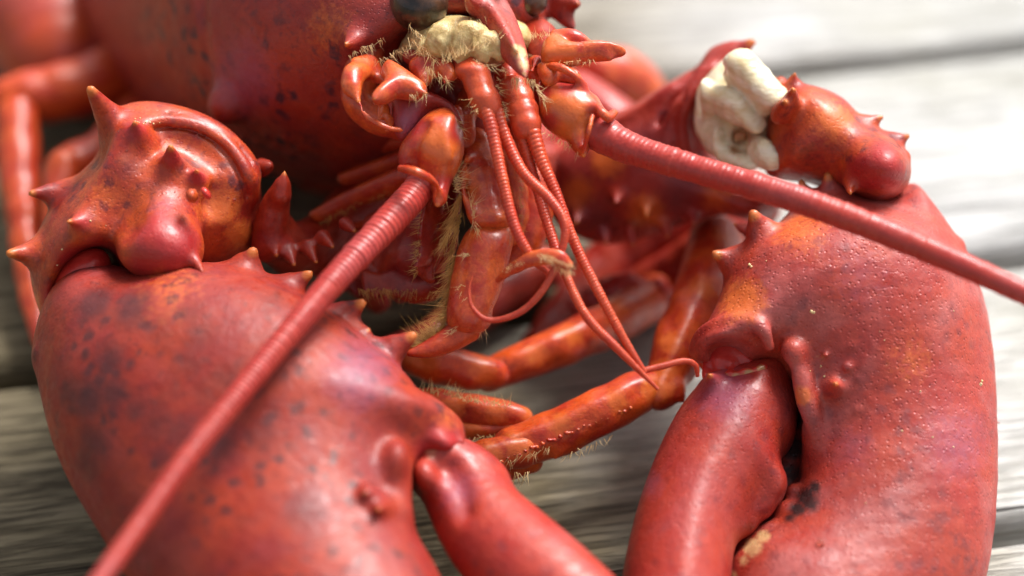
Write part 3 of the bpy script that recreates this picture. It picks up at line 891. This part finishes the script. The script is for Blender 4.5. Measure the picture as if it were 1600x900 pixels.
# ---- right arm (viewer's right): upper arm, white torn joint, wrist, claw
s = S(.6)
outline(s, [(880, 230), (930, 190), (985, 165), (1040, 132), (1100, 98), (1148, 78), (1150, 140), (1130, 230), (1190, 280), (1215, 310), (1195, 345), (1130, 335), (1060, 352), (990, 375), (920, 375), (870, 330)], (950, 270, 42), (1150, 200, 30), (1050, 350, 38), 11, 12, 11)
s.spike((1128, 96, 28), (1176, 64, 24), 26, k=3)
for (u, v, x, y) in ((945, 362, 947, 382), (985, 362, 990, 385), (1038, 348, 1044, 370)):
    s.spike((u, v, 32), (x, y, 30), 13)
s.chain([(1052, 215, 26, 10), (1068, 160, 24, 12), (1110, 112, 24, 9)], 2)
s.chain([(1030, 215, 28, 6), (1046, 170, 26, 6), (1080, 130, 26, 5)], 1.5, 's')
s.chain(s.on([(1095, 112, 6), (1076, 150, 7), (1066, 190, 7), (1072, 240, 6)], .5), 1.2)
s.chain(s.on([(1082, 112, 3), (1062, 150, 4), (1052, 190, 4), (1056, 240, 3)], 0), 1.0, 's')
s.chain(s.on([(960, 196, 5), (1000, 172, 6), (1050, 140, 6)], .3), 2)
for (u, v, x, y) in ((905, 330, 900, 350), (965, 300, 962, 320), (1010, 318, 1010, 338), (1080, 330, 1086, 352)):
    z_ = s.surf(u, v); s.spike((u, v, z_ + 1), (x, y, z_ - 3), 12)
for (u, v) in ((950, 250), (1010, 330), (1120, 300), (900, 300)): s.markp('orange', u, v, 30, 36, .8)
for (u, v) in ((1000, 230), (1060, 300), (930, 340)): s.markp('spot', u, v, 30, 40, .6)
lumps(s, .15, .5, 66)
arm = build('claw_arm', s, M['claw_red'], LOB)
s = S(.3)
outline(s, [(1135, 92), (1165, 110), (1208, 165), (1204, 200), (1206, 240), (1198, 262), (1150, 250), (1112, 240), (1087, 205), (1088, 150), (1107, 118)], (1120, 150, 21), (1200, 200, 19), (1140, 240, 19), 3, 6, 4)
outline(s, [(1134, 86), (1150, 84), (1178, 112), (1217, 156), (1212, 170), (1196, 182), (1182, 170), (1160, 140), (1140, 112)], (1135, 90, 14), (1215, 158, 9), (1180, 170, 17), 2.2, 3, 2.0, k=.3, step=.3, blur=1)
outline(s, [(1097, 120), (1112, 136), (1140, 142), (1162, 160), (1188, 198), (1184, 208), (1150, 192), (1120, 176), (1106, 200), (1098, 160)], (1100, 125, 15), (1188, 205, 12), (1110, 195, 19), 1.8, 3, 1.8, k=.3, step=.3, blur=1)
outline(s, [(1178, 206), (1196, 216), (1214, 240), (1210, 264), (1186, 262), (1172, 240)], (1178, 206, 16), (1212, 240, 11), (1180, 262, 15), 2.0, 3, 2.2, k=.3, step=.3, blur=1)
outline(s, [(1119, 198), (1128, 222), (1140, 236), (1166, 246), (1186, 262), (1160, 262), (1130, 250), (1116, 230)], (1119, 200, 15), (1186, 262, 13), (1120, 240, 18), 1.6, 3, 1.6, k=.3, step=.3, blur=1)
s.ellp(1124, 108, 14, 9, 7, 30, k=.8, mode='s')
s.ellp(1156, 214, 15, 13, 18, 24, k=.8, mode='s')
for i in range(8): s.chain([(1144 + i * 5, 190 + i, 18, 1.6), (1147 + i * 4, 210, 16, 1.8), (1150 + i * 3, 232, 17, 1.2)], .3)
lumps(s, .12, 1.6, 31)
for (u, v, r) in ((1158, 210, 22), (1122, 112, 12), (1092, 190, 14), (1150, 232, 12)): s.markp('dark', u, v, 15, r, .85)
build('joint_membrane', s, M['white'], arm)
s = S(.5)
outline(s, [(1205, 165), (1225, 138), (1262, 135), (1310, 155), (1345, 192), (1384, 220), (1402, 248), (1412, 280), (1395, 308), (1350, 312), (1310, 300), (1270, 285), (1205, 272), (1200, 220)], (1240, 200, 16), (1400, 250, 18), (1300, 290, 16), 11, 12, 9)
s.ellp(1368, 264, 8, 48, 45, 96, k=5)
for (u, v) in ((1380, 250), (1360, 280), (1345, 262), (1395, 275)): s.markp('crimson', u, v, 0, 30, 1)
for b, t_, r in (((1235, 165, 8), (1240, 138, 3), 16), ((1218, 180, 8), (1228, 158, 3), 15), ((1238, 140, 14), (1241, 114, 12), 13), ((1212, 140, 16), (1208, 118, 14), 11), ((1335, 202, 12), (1378, 182, 11), 18),
                 ((1378, 228, 12), (1420, 212, 10), 18), ((1396, 250, 10), (1418, 243, 9), 10), ((1330, 285, 6), (1328, 303, 1), 12), ((1222, 130, 18), (1216, 120, 17), 10)):
    s.spike(b, t_, r)
s.markp('dark', 1260, 240, 8, 34, .45); s.markp('orange', 1300, 190, 8, 42, .7)
build('claw_wrist', s, M['wrist'], arm)

s = S(.45)
outline(s, [(1152, 392), (1176, 376), (1206, 358), (1248, 318), (1290, 300), (1320, 312), (1370, 318), (1412, 292), (1440, 322), (1476, 372), (1510, 432), (1531, 500), (1543, 580), (1547, 660), (1548, 760), (1540, 860), (1518, 950), (1465, 1040), (1380, 1110), (1280, 1150), (1200, 1120), (1155, 1040), (1138, 950), (1148, 900), (1166, 858), (1205, 826), (1238, 790), (1256, 740), (1260, 680), (1246, 620), (1228, 580), (1205, 560), (1150, 572), (1095, 560), (1085, 535), (1105, 505), (1122, 474), (1134, 440), (1142, 414)],
        (1330, 330, 17), (1250, 900, -7), (1540, 600, 13), 13.5, 12, 17)
s.ellp(1350, 470, 2, 120, 120, 60, k=10)
s.chain([(1240, 552, -3.2, 15), (1252, 592, -3.6, 17), (1264, 640, -3.4, 18), (1276, 690, -1, 22), (1290, 740, 2, 24)], 2.2)
s.chain([(1228, 572, -3, 7), (1240, 620, -2, 9), (1247, 680, -3, 9), (1243, 740, -5, 9)], 1.5, 's')
s.chain([(1262, 560, -6.5, 6), (1276, 600, -7.5, 7), (1290, 640, -8, 5)], 3, 's')
s.ellp(1240, 548, -4, 13, 14, 15, k=2)
s.chain([(1084, 545, 4, 7), (1102, 516, 1, 8), (1145, 504, -2, 9), (1188, 512, -5, 12), (1202, 542, -4, 8)], 1.4)
s.ellp(1142, 560, -8, 49, 33, 110, roll=-6, k=1.2, mode='s')
s.chain([(1228, 560, 9, 16), (1240, 640, 10, 22), (1230, 720, 8, 34), (1212, 800, 4, 36), (1170, 860, -3, 24), (1150, 930, -6, 22)], 3)
for (u, v) in ((1240, 600), (1244, 650), (1240, 700), (1236, 740), (1225, 775), (1205, 810)): s.markp('dark', u, v, 5, 26, 1.0)  # shade in the finger gap, painted dark on the shell
for b, t_, r in (((1200, 386, 8), (1176, 332, 4), 33), ((1166, 416, 10), (1116, 397, 6), 30), ((1305, 330, 13), (1293, 272, 10), 26), ((1264, 330, 14), (1251, 282, 12), 20), ((1172, 362, 14), (1146, 350, 14), 12), ((1490, 385, 14), (1502, 382, 12), 10), ((1303, 606, -3), (1306, 600, -9), 14)):
    s.spike(b, t_, r, k=2.2)
s.spike((1560, 660, 10), (1561, 661, 10), 1, mark=False)
for (u, v, r) in ((1330, 540, 5), (1352, 560, 5), (1340, 590, 4), (1322, 575, 5), (1365, 600, 4), (1290, 555, 5), (1325, 572, 6), (1346, 572, 5), (1338, 640, 4), (1372, 545, 4)):
    s.ellp(u, v, -5.2, r * .8, r * .8, r * 1.3, k=.9)
s.markp('orange', 1420, 560, -3, 60, .42); s.markp('orange', 1250, 360, 3, 60, .6); s.markp('purple', 1330, 430, 3, 70, .5); s.markp('purple', 1480, 690, 0, 70, .65)  # purple on the upper palm paints its broad pale-pink highlight
s.markp('orange', 1255, 620, -6, 20, .8); s.markp('cream', 1285, 560, -6, 16, .45); s.markp('orange', 1160, 470, 0, 44, .8); s.markp('purple', 1335, 700, -8, 50, .4)
for (u, v, dz, ru, rv, ro) in ((1192, 848, -5, 20, 40, -38), (1228, 800, -3, 17, 18, -40), (1240, 768, -1, 12, 13, 0), (1158, 895, -8, 16, 30, -12)):
    s.ellp(u, v, dz, ru, rv, ru * 1.3, roll=ro, k=1.6)
for (u, v, r) in ((1178, 856, 17), (1166, 878, 12), (1192, 838, 12), (1218, 800, 10), (1228, 766, 7), (1147, 900, 10)): s.markp('cream', u, v, -9, r, 1.2)
for (u, v, r) in ((1258, 775, 22), (1268, 790, 16), (1246, 796, 15), (1272, 760, 12), (1236, 812, 12), (1250, 745, 13)): s.markp('dark', u, v, -7, r, 1.1)
lumps(s, .04, .7, 61)
for (u, v, dz) in ((1176, 338, 4), (1120, 399, 6), (1293, 276, 10), (1252, 286, 12)): s.markp('tip', u, v, dz, 11, 1.2)
palm = build('claw', s, M['claw'], LOB)
s = S(.45)
outline(s, [(1102, 594), (1140, 578), (1200, 568), (1230, 584), (1243, 640), (1240, 690), (1222, 716), (1215, 745), (1214, 772), (1184, 792), (1160, 826), (1145, 870), (1138, 930), (1120, 1000), (1060, 1050), (1005, 1040), (972, 980), (972, 910), (984, 840), (1003, 770), (1030, 700), (1062, 640)],
        (1170, 600, 9), (1060, 900, -12), (1230, 700, 3), 11, 10, 10)
s.spike((1120, 604, 1), (1108, 586, -5), 16, k=3)
for (u, v) in ((1213, 756), (1196, 790), (1165, 818)): s.ellp(u, v, -4, 9, 14, 24, k=4)
for (u, v) in ((1205, 782), (1180, 800), (1163, 828), (1148, 870)): s.markp('cream', u, v, -4, 8, .8)
for (u, v) in ((1190, 776), (1170, 790)): s.markp('dark', u, v, -6, 10, .6)
s.markp('purple', 1130, 620, 0, 50, .8); s.markp('purple', 1020, 760, -8, 30, .5)
build('claw_finger', s, M['claw_red'], palm)
s = S(.4); s.ellp(1140, 560, 5.0, 50, 38, 44, roll=-8, k=1); s.chain([(1104, 590, 1, 6), (1150, 588, -1.5, 7), (1195, 574, -1, 6)], 4); lumps(s, .15, 1.2, 8)
for (u, v) in ((1110, 588), (1150, 590), (1190, 576), (1130, 590), (1170, 584)): s.markp('dark', u, v, -2, 9, 1)
build('joint_lining', s, M['flesh'], palm)
from mathutils.bvhtree import BVHTree
def surface_hit(obj, u, v):
    dg = [tuple(x.co) for x in obj.data.vertices]
    if not hasattr(surface_hit, 'c'): surface_hit.c = {}
    if obj.name not in surface_hit.c:
        surface_hit.c[obj.name] = BVHTree.FromPolygons(dg, [tuple(p.vertices) for p in obj.data.polygons])
    o_ = to_local(np.zeros((1, 3)))[0]; d_ = to_local(P(u, v, 0)[None])[0] - o_
    h = surface_hit.c[obj.name].ray_cast(Vector(o_), Vector(d_).normalized())
    return h[0], h[1]
def specks(name, obj, spots, mat, lump=.5):
    V = []; Q = []
    for (u, v, r) in spots:
        p, n = surface_hit(obj, u, v)
        if p is None: continue
        c = np.array(p); n = np.array(n); r = r * .0001
        t1 = np.cross(n, [.3, .5, .8]); t1 /= np.linalg.norm(t1); t2 = np.cross(n, t1)
        b = len(V); K = 8
        for j, (rr_, hh) in enumerate(((1, -.1), (.95, .35), (.6, .75))):
            for m in range(K):
                a_ = 6.2832 * m / K; w = 1 + rng.normal() * .18 * lump
                V.append(c + (t1 * math.cos(a_) + t2 * math.sin(a_)) * r * rr_ * w + n * r * hh)
        V.append(c + n * r * .95)
        for j in range(2):
            for m in range(K): Q.append([b + j * K + m, b + j * K + (m + 1) % K, b + (j + 1) * K + (m + 1) % K, b + (j + 1) * K + m])
        for m in range(0, K, 2): Q.append([b + 2 * K + m, b + 2 * K + (m + 1) % K, b + 2 * K + (m + 2) % K, b + 3 * K])
    if not V: return
    o = raw_object(name, np.array(V), np.array(Q), mat, obj, local=False)
    o['kind'] = 'stuff'
    return o
def drop_mat():
    t = NT('clear_juice')
    t.b.inputs['Base Color'].default_value = (.9, .45, .35, 1); t.b.inputs['Roughness'].default_value = .03
    t.b.inputs['Transmission Weight'].default_value = .9; t.b.inputs['IOR'].default_value = 1.34
    return t.m
M['drop'] = drop_mat()
def scatter(n, u0, v0, u1, v1, r0, r1):
    return [(rng.uniform(u0, u1), rng.uniform(v0, v1), rng.uniform(r0, r1)) for _ in range(n)]
specks('crumbs', palm, [(1268, 486, 3), (1272, 488, 2), (1171, 414, 2.5), (1174, 417, 2), (1532, 600, 3), (1534, 595, 2.4), (1283, 572, 1.8), (1288, 588, 1.8)] + scatter(14, 1150, 330, 1500, 860, .7, 1.4), M['tooth'], 1.5)
specks('juice_droplets', palm, [(1282, 850, 7)] + scatter(24, 1180, 400, 1520, 880, .6, 1.5), M['drop'], .1)

# ---- left arm and claw
s = S(.5)
s.chain([(600, 300, 45, 60), (520, 370, 30, 48), (455, 390, 16, 42), (425, 350, 12, 30)], 3)
s.chain([(418, 385, 10, 26), (428, 330, 8, 25), (440, 290, 6, 12)], 2); s.spike((440, 305, 5), (445, 268, 4), 14)
for (u, v, x, y) in ((425, 375, 432, 402), (450, 390, 460, 416), (480, 385, 495, 412), (505, 370, 522, 388), (540, 350, 556, 362)):
    s.spike((u, v, 9), (x, y, 6), 12)
s.spike((410, 262, 10), (425, 258, 8), 16, mark=False)
arm2 = build('claw_arm', s, M['dark_leg'], LOB)
s = S(.45)
outline(s, [(160, 222), (190, 180), (225, 171), (262, 176), (315, 192), (362, 222), (397, 262), (408, 310), (402, 362), (384, 402), (330, 430), (250, 445), (195, 440), (135, 470), (96, 520), (76, 515), (56, 470), (47, 420), (58, 370), (80, 328), (112, 288), (145, 255)],
        (230, 300, 14), (380, 320, 16), (120, 460, 8), 15, 13, 13)
s.chain([(190, 200, 6, 22), (260, 196, 6, 22), (330, 222, 7, 22), (380, 270, 6, 22)], 6)
s.chain([(200, 215, 0, 16), (170, 300, -2, 18), (140, 370, -2, 16)], 6)
s.ellp(122, 440, -4, 68, 42, 200, roll=52, k=2.5, mode='s')
for (u, v) in ((160, 400), (90, 470), (120, 410), (170, 430)): s.markp('crimson', u, v, 2, 34, 1)
s.ellp(238, 380, -4, 54, 52, 66, roll=-8, k=2.5)
s.ellp(266, 390, -4.5, 50, 50, 66, roll=-8, k=2)
s.chain([(262, 300, 2, 44), (256, 340, 0, 50), (250, 375, -2, 50)], 4)
s.spike((305, 408, -8), (318, 427, -11), 9, k=1.6, mark=False)
for (u, v) in ((232, 375), (268, 395), (225, 405), (280, 370), (250, 360)): s.markp('crimson', u, v, -11, 36, 1)
s.ell(P(300, 225, s.surf(300, 225) - 5), (9, 3, 6), (0, 0, -25), 3, 's')
rim = s.on([(228, 194, 2.5), (262, 190, 4), (300, 195, 5), (340, 213, 5.5), (370, 243, 5.5), (390, 278, 5), (398, 310, 3)], .1)
g1_ = s.on([(225, 206, 2), (262, 199, 2.6), (300, 204, 3), (332, 220, 3), (358, 246, 3), (377, 280, 2.6), (386, 306, 2)], .1)
g2_ = s.on([(262, 180, 2), (300, 184, 2.4), (346, 204, 2.4), (380, 238, 2.4), (398, 270, 2)], .1)
s.chain(rim, 2.0, sub=6)
s.chain(g1_, .9, 's', sub=6)
s.chain(g2_, .7, 's', sub=6)
s.ell(P(346, 318, s.surf(346, 318) - 1.2), (3.2, 4.6, 1.9), (0, 0, 28), .8, 's')
s.ell(P(168, 310, s.surf(168, 310) - 4.5), (5, 7, 5.6), (0, 0, 20), 3, 's')
s.chain([(210, 178, 6, 5), (262, 176, 5, 5), (325, 193, 5, 6), (372, 228, 6, 6), (400, 268, 9, 5)], 1.2, sub=6)
for b, t_, r in (((190, 212, 6), (140, 138, -2), 28), ((222, 222, s.surf(222, 222) + .8), (210, 190, s.surf(222, 222) - 3.2), 15), ((270, 264, s.surf(270, 264) + .8), (266, 228, s.surf(270, 264) - 4), 19), ((312, 288, s.surf(312, 288) + .6), (307, 266, s.surf(312, 288) - 3), 12), ((102, 302, 8), (47, 302, 4), 21), ((156, 352, 1), (106, 346, -7), 15), ((76, 396, 6), (13, 396, 0), 26)):
    s.spike(b, t_, r, k=2.4)
s.ellp(300, 306, -8, 10, 12, 20, k=2)
s.markp('orange', 345, 320, -3, 40, 1.1); s.markp('orange', 380, 370, 4, 34, .9); s.markp('orange', 275, 215, -3, 42, .6); s.markp('orange', 170, 300, 2, 50, .45)
s.markp('purple', 250, 320, -8, 30, .5); s.markp('orange', 70, 470, 5, 30, .6)
for (u, v) in ((211, 200), (267, 245), (309, 274), (130, 348), (65, 304), (40, 390)): s.markp('crimson', u, v, -3, 20, 1)
for (u, v) in ((280, 240), (310, 260), (360, 260), (200, 260)): s.markp('spot', u, v, -3, 26, .45)
wr = build('claw_wrist', s, M['wrist'], arm2)
s = S(.4); s.ellp(322, 302, -9, 6, 12, 12, roll=35, k=1); s.ellp(128, 438, 3, 58, 36, 40, roll=52, k=1)
build('joint_lining', s, M['flesh'], wr)

s = S(.55)
outline(s, [(62, 558), (74, 515), (96, 474), (140, 440), (190, 430), (260, 447), (320, 436), (368, 434), (420, 456), (455, 470), (502, 502), (552, 528), (592, 558), (638, 590), (660, 622), (690, 655), (672, 690), (640, 720), (634, 760), (645, 820), (690, 905), (715, 1000), (600, 1150), (420, 1150), (300, 1050), (222, 940), (150, 820), (105, 730), (80, 660), (66, 605)],
        (280, 450, 7), (420, 900, -22), (80, 650, 0), 17, 15, 20, step=.6, blur=6)
s.ellp(330, 620, -10, 190, 150, 110, k=12)
for b, t_, r in (((374, 440, 0), (397, 390, -3), 34), ((428, 462, -2), (486, 427, -4), 28), ((515, 508, -6), (568, 472, -9), 30), ((560, 520, -8), (576, 516, -10), 10), ((588, 562, -8), (648, 523, -10), 30), ((70, 560, 0), (60, 553, -3), 12), ((597, 790, -30), (590, 797, -35), 12), ((575, 768, -31), (570, 770, -33), 9)):
    s.spike(b, t_, r, k=2.6)
s.ellp(618, 722, -24, 20, 32, 30, roll=-8, k=3)
s.chain([(640, 690, -16, 16), (618, 735, -20, 16), (622, 800, -26, 16)], 4)
s.ellp(684, 668, -12, 42, 34, 50, roll=-30, k=3)
s.spike((705, 680, -12), (724, 694, -16), 16, mark=False)
s.ellp(662, 640, -15, 22, 16, 26, roll=-30, k=3)
s.ellp(690, 690, -17, 20, 13, 22, roll=-25, k=2)
for (u, v) in ((684, 680), (700, 690), (665, 700), (620, 722)): s.markp('crimson', u, v, -16, 26, .9)
s.markp('dark', 62, 556, -2, 14, .9)
for i in range(46):
    u_ = rng.uniform(105, 440); v_ = rng.uniform(470, 740)
    s.markp('spot', u_, v_, -9 - (v_ - 450) * .05 - rng.uniform(0, 4), rng.uniform(26, 40), rng.uniform(.45, .8))
s.markp('purple', 560, 590, -16, 60, .9); s.markp('orange', 375, 545, -14, 26, 1.0); s.markp('orange', 490, 795, -30, 20, 1.0); s.markp('orange', 512, 808, -30, 16, 1.0); s.markp('spot', 480, 800, -30, 40, .6); s.markp('orange', 280, 470, -6, 90, .5); s.markp('orange', 690, 660, -14, 30, .6)  # purple near the inner edge paints the bluish highlight there
0 and print('surf', [(u, v, s.surf(u, v)) for (u, v) in ((520, 440), (460, 510), (400, 583), (345, 650), (290, 720), (215, 825), (330, 890))])
palm2 = build('claw', s, M['claw_shaded'], LOB)
s = S(.55)
s.chain([(668, 722, -8, 40), (710, 760, -14, 56), (776, 842, -20, 79), (880, 938, -28, 84), (1010, 1015, -34, 44)], 3, n=(.3, .2, 1), f=1.15, sub=6)
s.chain([(652, 716, -13, 22), (690, 714, -14, 27), (728, 728, -13, 30), (756, 752, -13, 30)], 5)
s.ellp(748, 746, -12, 28, 22, 34, k=3)
s.spike((742, 740, -12), (752, 716, -15), 20)
s.ellp(664, 742, -19, 16, 22, 24, roll=20, k=3)
s.chain(s.on([(700, 730, 5), (720, 760, 6), (726, 800, 5)], 0), 3, 's')
s.ellp(680, 700, -14, 34, 16, 26, roll=-20, k=3)
s.markp('purple', 720, 770, -18, 40, .6); s.markp('dark', 690, 800, -16, 30, .5); s.markp('cream', 672, 708, -20, 20, .5)  # cream paints the white highlight at the hinge
build('claw_finger', s, M['claw_red'], palm2)
specks('juice_droplets', wr, [(366, 312, 3.5)] + scatter(16, 180, 200, 400, 380, .8, 2), M['drop'], .1)
specks('crumbs', wr, scatter(9, 208, 184, 250, 194, .8, 2.0) + scatter(8, 60, 300, 180, 480, .7, 1.5), M['tooth'], 1.4)

# ---- walking legs in front of the body
def leg(segs, mat='leg', h=.45, bristle=None):
    root = None
    for i, (pts, extra) in enumerate(segs):
        s = S(h)
        s.chain(pts, 2)
        for e in extra: s.spike(*e, mark=False)
        if h < .6 and len(pts) > 2:
            s.chain([(u, v - r * .40, dz - mm(r, dz) * .78, max(2.5, r * .14)) for (u, v, dz, r) in pts], 1.6)
            u0, v0, z0, r0 = pts[-1]
            s.ellp(u0, v0 + r0 * .3, z0 - mm(r0, z0) * .5, r0 * .5, r0 * .4, r0 * .5, k=2)
            for q in range(5):
                u, v, dz, r = pts[q % len(pts)]
                s.markp('tip', u + rng.uniform(-14, 14), v + rng.uniform(-.6, .6) * r, dz - mm(r, dz), rng.uniform(3, 6), .9)
                s.markp('orange', u + rng.uniform(-20, 20), v - r * .2, dz - mm(r, dz), 26, .7)
        lumps(s, .13, .8, 40 + i)
        o = build('walking_leg' if i == 0 else 'leg_segment', s, M[mat], root or LOB)
        if root is None: root = o
    if bristle: hairs('bristles', bristle, M['hair'], root)
    return root
lg = leg([([(1120, 380, 40, 44), (1100, 460, 26, 48), (1062, 545, 18, 44), (1045, 585, 15, 34), (1030, 612, 13, 30)], [((1060, 610, 12), (1068, 628, 11), 12)]),
     ([(1022, 604, 14, 24), (1000, 612, 12, 34), (960, 632, 10, 36), (880, 672, 8, 38), (800, 700, 6, 33)], [((950, 660, 8), (944, 676, 7), 8), ((870, 700, 6), (868, 716, 5), 8)]),
     ([(815, 705, 5, 28), (760, 712, 3, 26), (700, 722, 2, 14)], []),
     ([(830, 722, 8, 18), (770, 738, 6, 16), (720, 740, 5, 8)], [])],
    bristle=[(700, 712, 760, 720, -2, 34, -.7, .3, 22, .6, 1.2), (770, 725, 860, 700, -3, 20, -.4, .9, 16, .5, 1.1), (800, 740, 830, 735, 2, 6, 0, 1, 26, .3, 1.2), (880, 715, 960, 680, 4, 14, .1, 1, 14, .4, 1.1)])
s = S(.35)
for i in range(24):
    t = i / 23
    s.ellp(985 - 210 * t, 637 + 86 * t + 2 * math.sin(i * 2.1), 7.4 - 6.2 * t, 5, 3.4, 7, roll=-40, k=.4)
build('knuckle_row', s, M['orange'], lg)
leg([([(1060, 440, 60, 34), (980, 490, 40, 36), (900, 530, 28, 33), (830, 560, 24, 30), (765, 585, 22, 26)], []),
     ([(772, 585, 20, 24), (730, 580, 19, 30), (680, 568, 18, 32), (645, 560, 18, 26)], [])])
leg([([(640, 630, 14, 26), (700, 640, 13, 30), (780, 650, 12, 27), (815, 652, 12, 18)], []),
     ([(690, 668, 12, 16), (750, 675, 11, 14), (800, 668, 11, 8)], [])],
    bristle=[(650, 610, 720, 622, 8, 20, .4, -1, 22, .4, 1.1), (720, 625, 800, 635, 8, 24, .3, -.8, 16, .6, 1.2), (700, 690, 820, 672, 8, 24, .1, 1, 14, .6, 1.1)])
leg([([(840, 420, 60, 40), (760, 470, 52, 40), (680, 530, 40, 34), (600, 560, 35, 30)], [])], mat='dark_leg', h=.6)
leg([([(1080, 330, 62, 60), (980, 400, 64, 55), (900, 470, 58, 36), (840, 540, 50, 28)], [])], mat='dark_leg', h=.6)
leg([([(1180, 320, 50, 40), (1120, 390, 50, 48), (1040, 430, 54, 36), (950, 470, 55, 28)], [])], mat='dark_leg', h=.6)
s = S(.5); s.chain([(905, 480, 45, 20), (960, 455, 45, 24), (1035, 455, 47, 18)], 2); lumps(s, .5, .8, 77)
build('walking_leg', s, M['antenna'], LOB)
# ---- walking legs beyond the body, right side
leg([([(930, 110, 80, 40), (980, 125, 84, 44), (1020, 170, 88, 36)], [])], mat='orange', h=.7)
leg([([(900, 150, 70, 40), (960, 190, 66, 40), (990, 230, 66, 40)], [])], mat='antenna', h=.7)
# ---- left side
leg([([(240, 80, 90, 44), (150, 128, 82, 46), (60, 150, 78, 44), (20, 152, 76, 34)], []),
     ([(26, 180, 74, 34), (30, 260, 68, 33), (35, 330, 62, 28)], []),
     ([(36, 330, 61, 27), (46, 420, 54, 25), (62, 510, 46, 20), (75, 560, 41, 14)], [])], mat='leg', h=.7)
leg([([(220, 190, 80, 46), (170, 235, 68, 40), (110, 262, 62, 34)], []),
     ([(100, 262, 60, 30), (92, 330, 56, 28), (100, 420, 50, 24)], [])], mat='leg', h=.7)
s = S(.8)
s.chain([(215, -150, 130, 180), (85, -15, 112, 130), (92, 85, 100, 92)], 4)
build('abdomen', s, M['abdomen'], LOB)
print('script time', time.time() - T0)
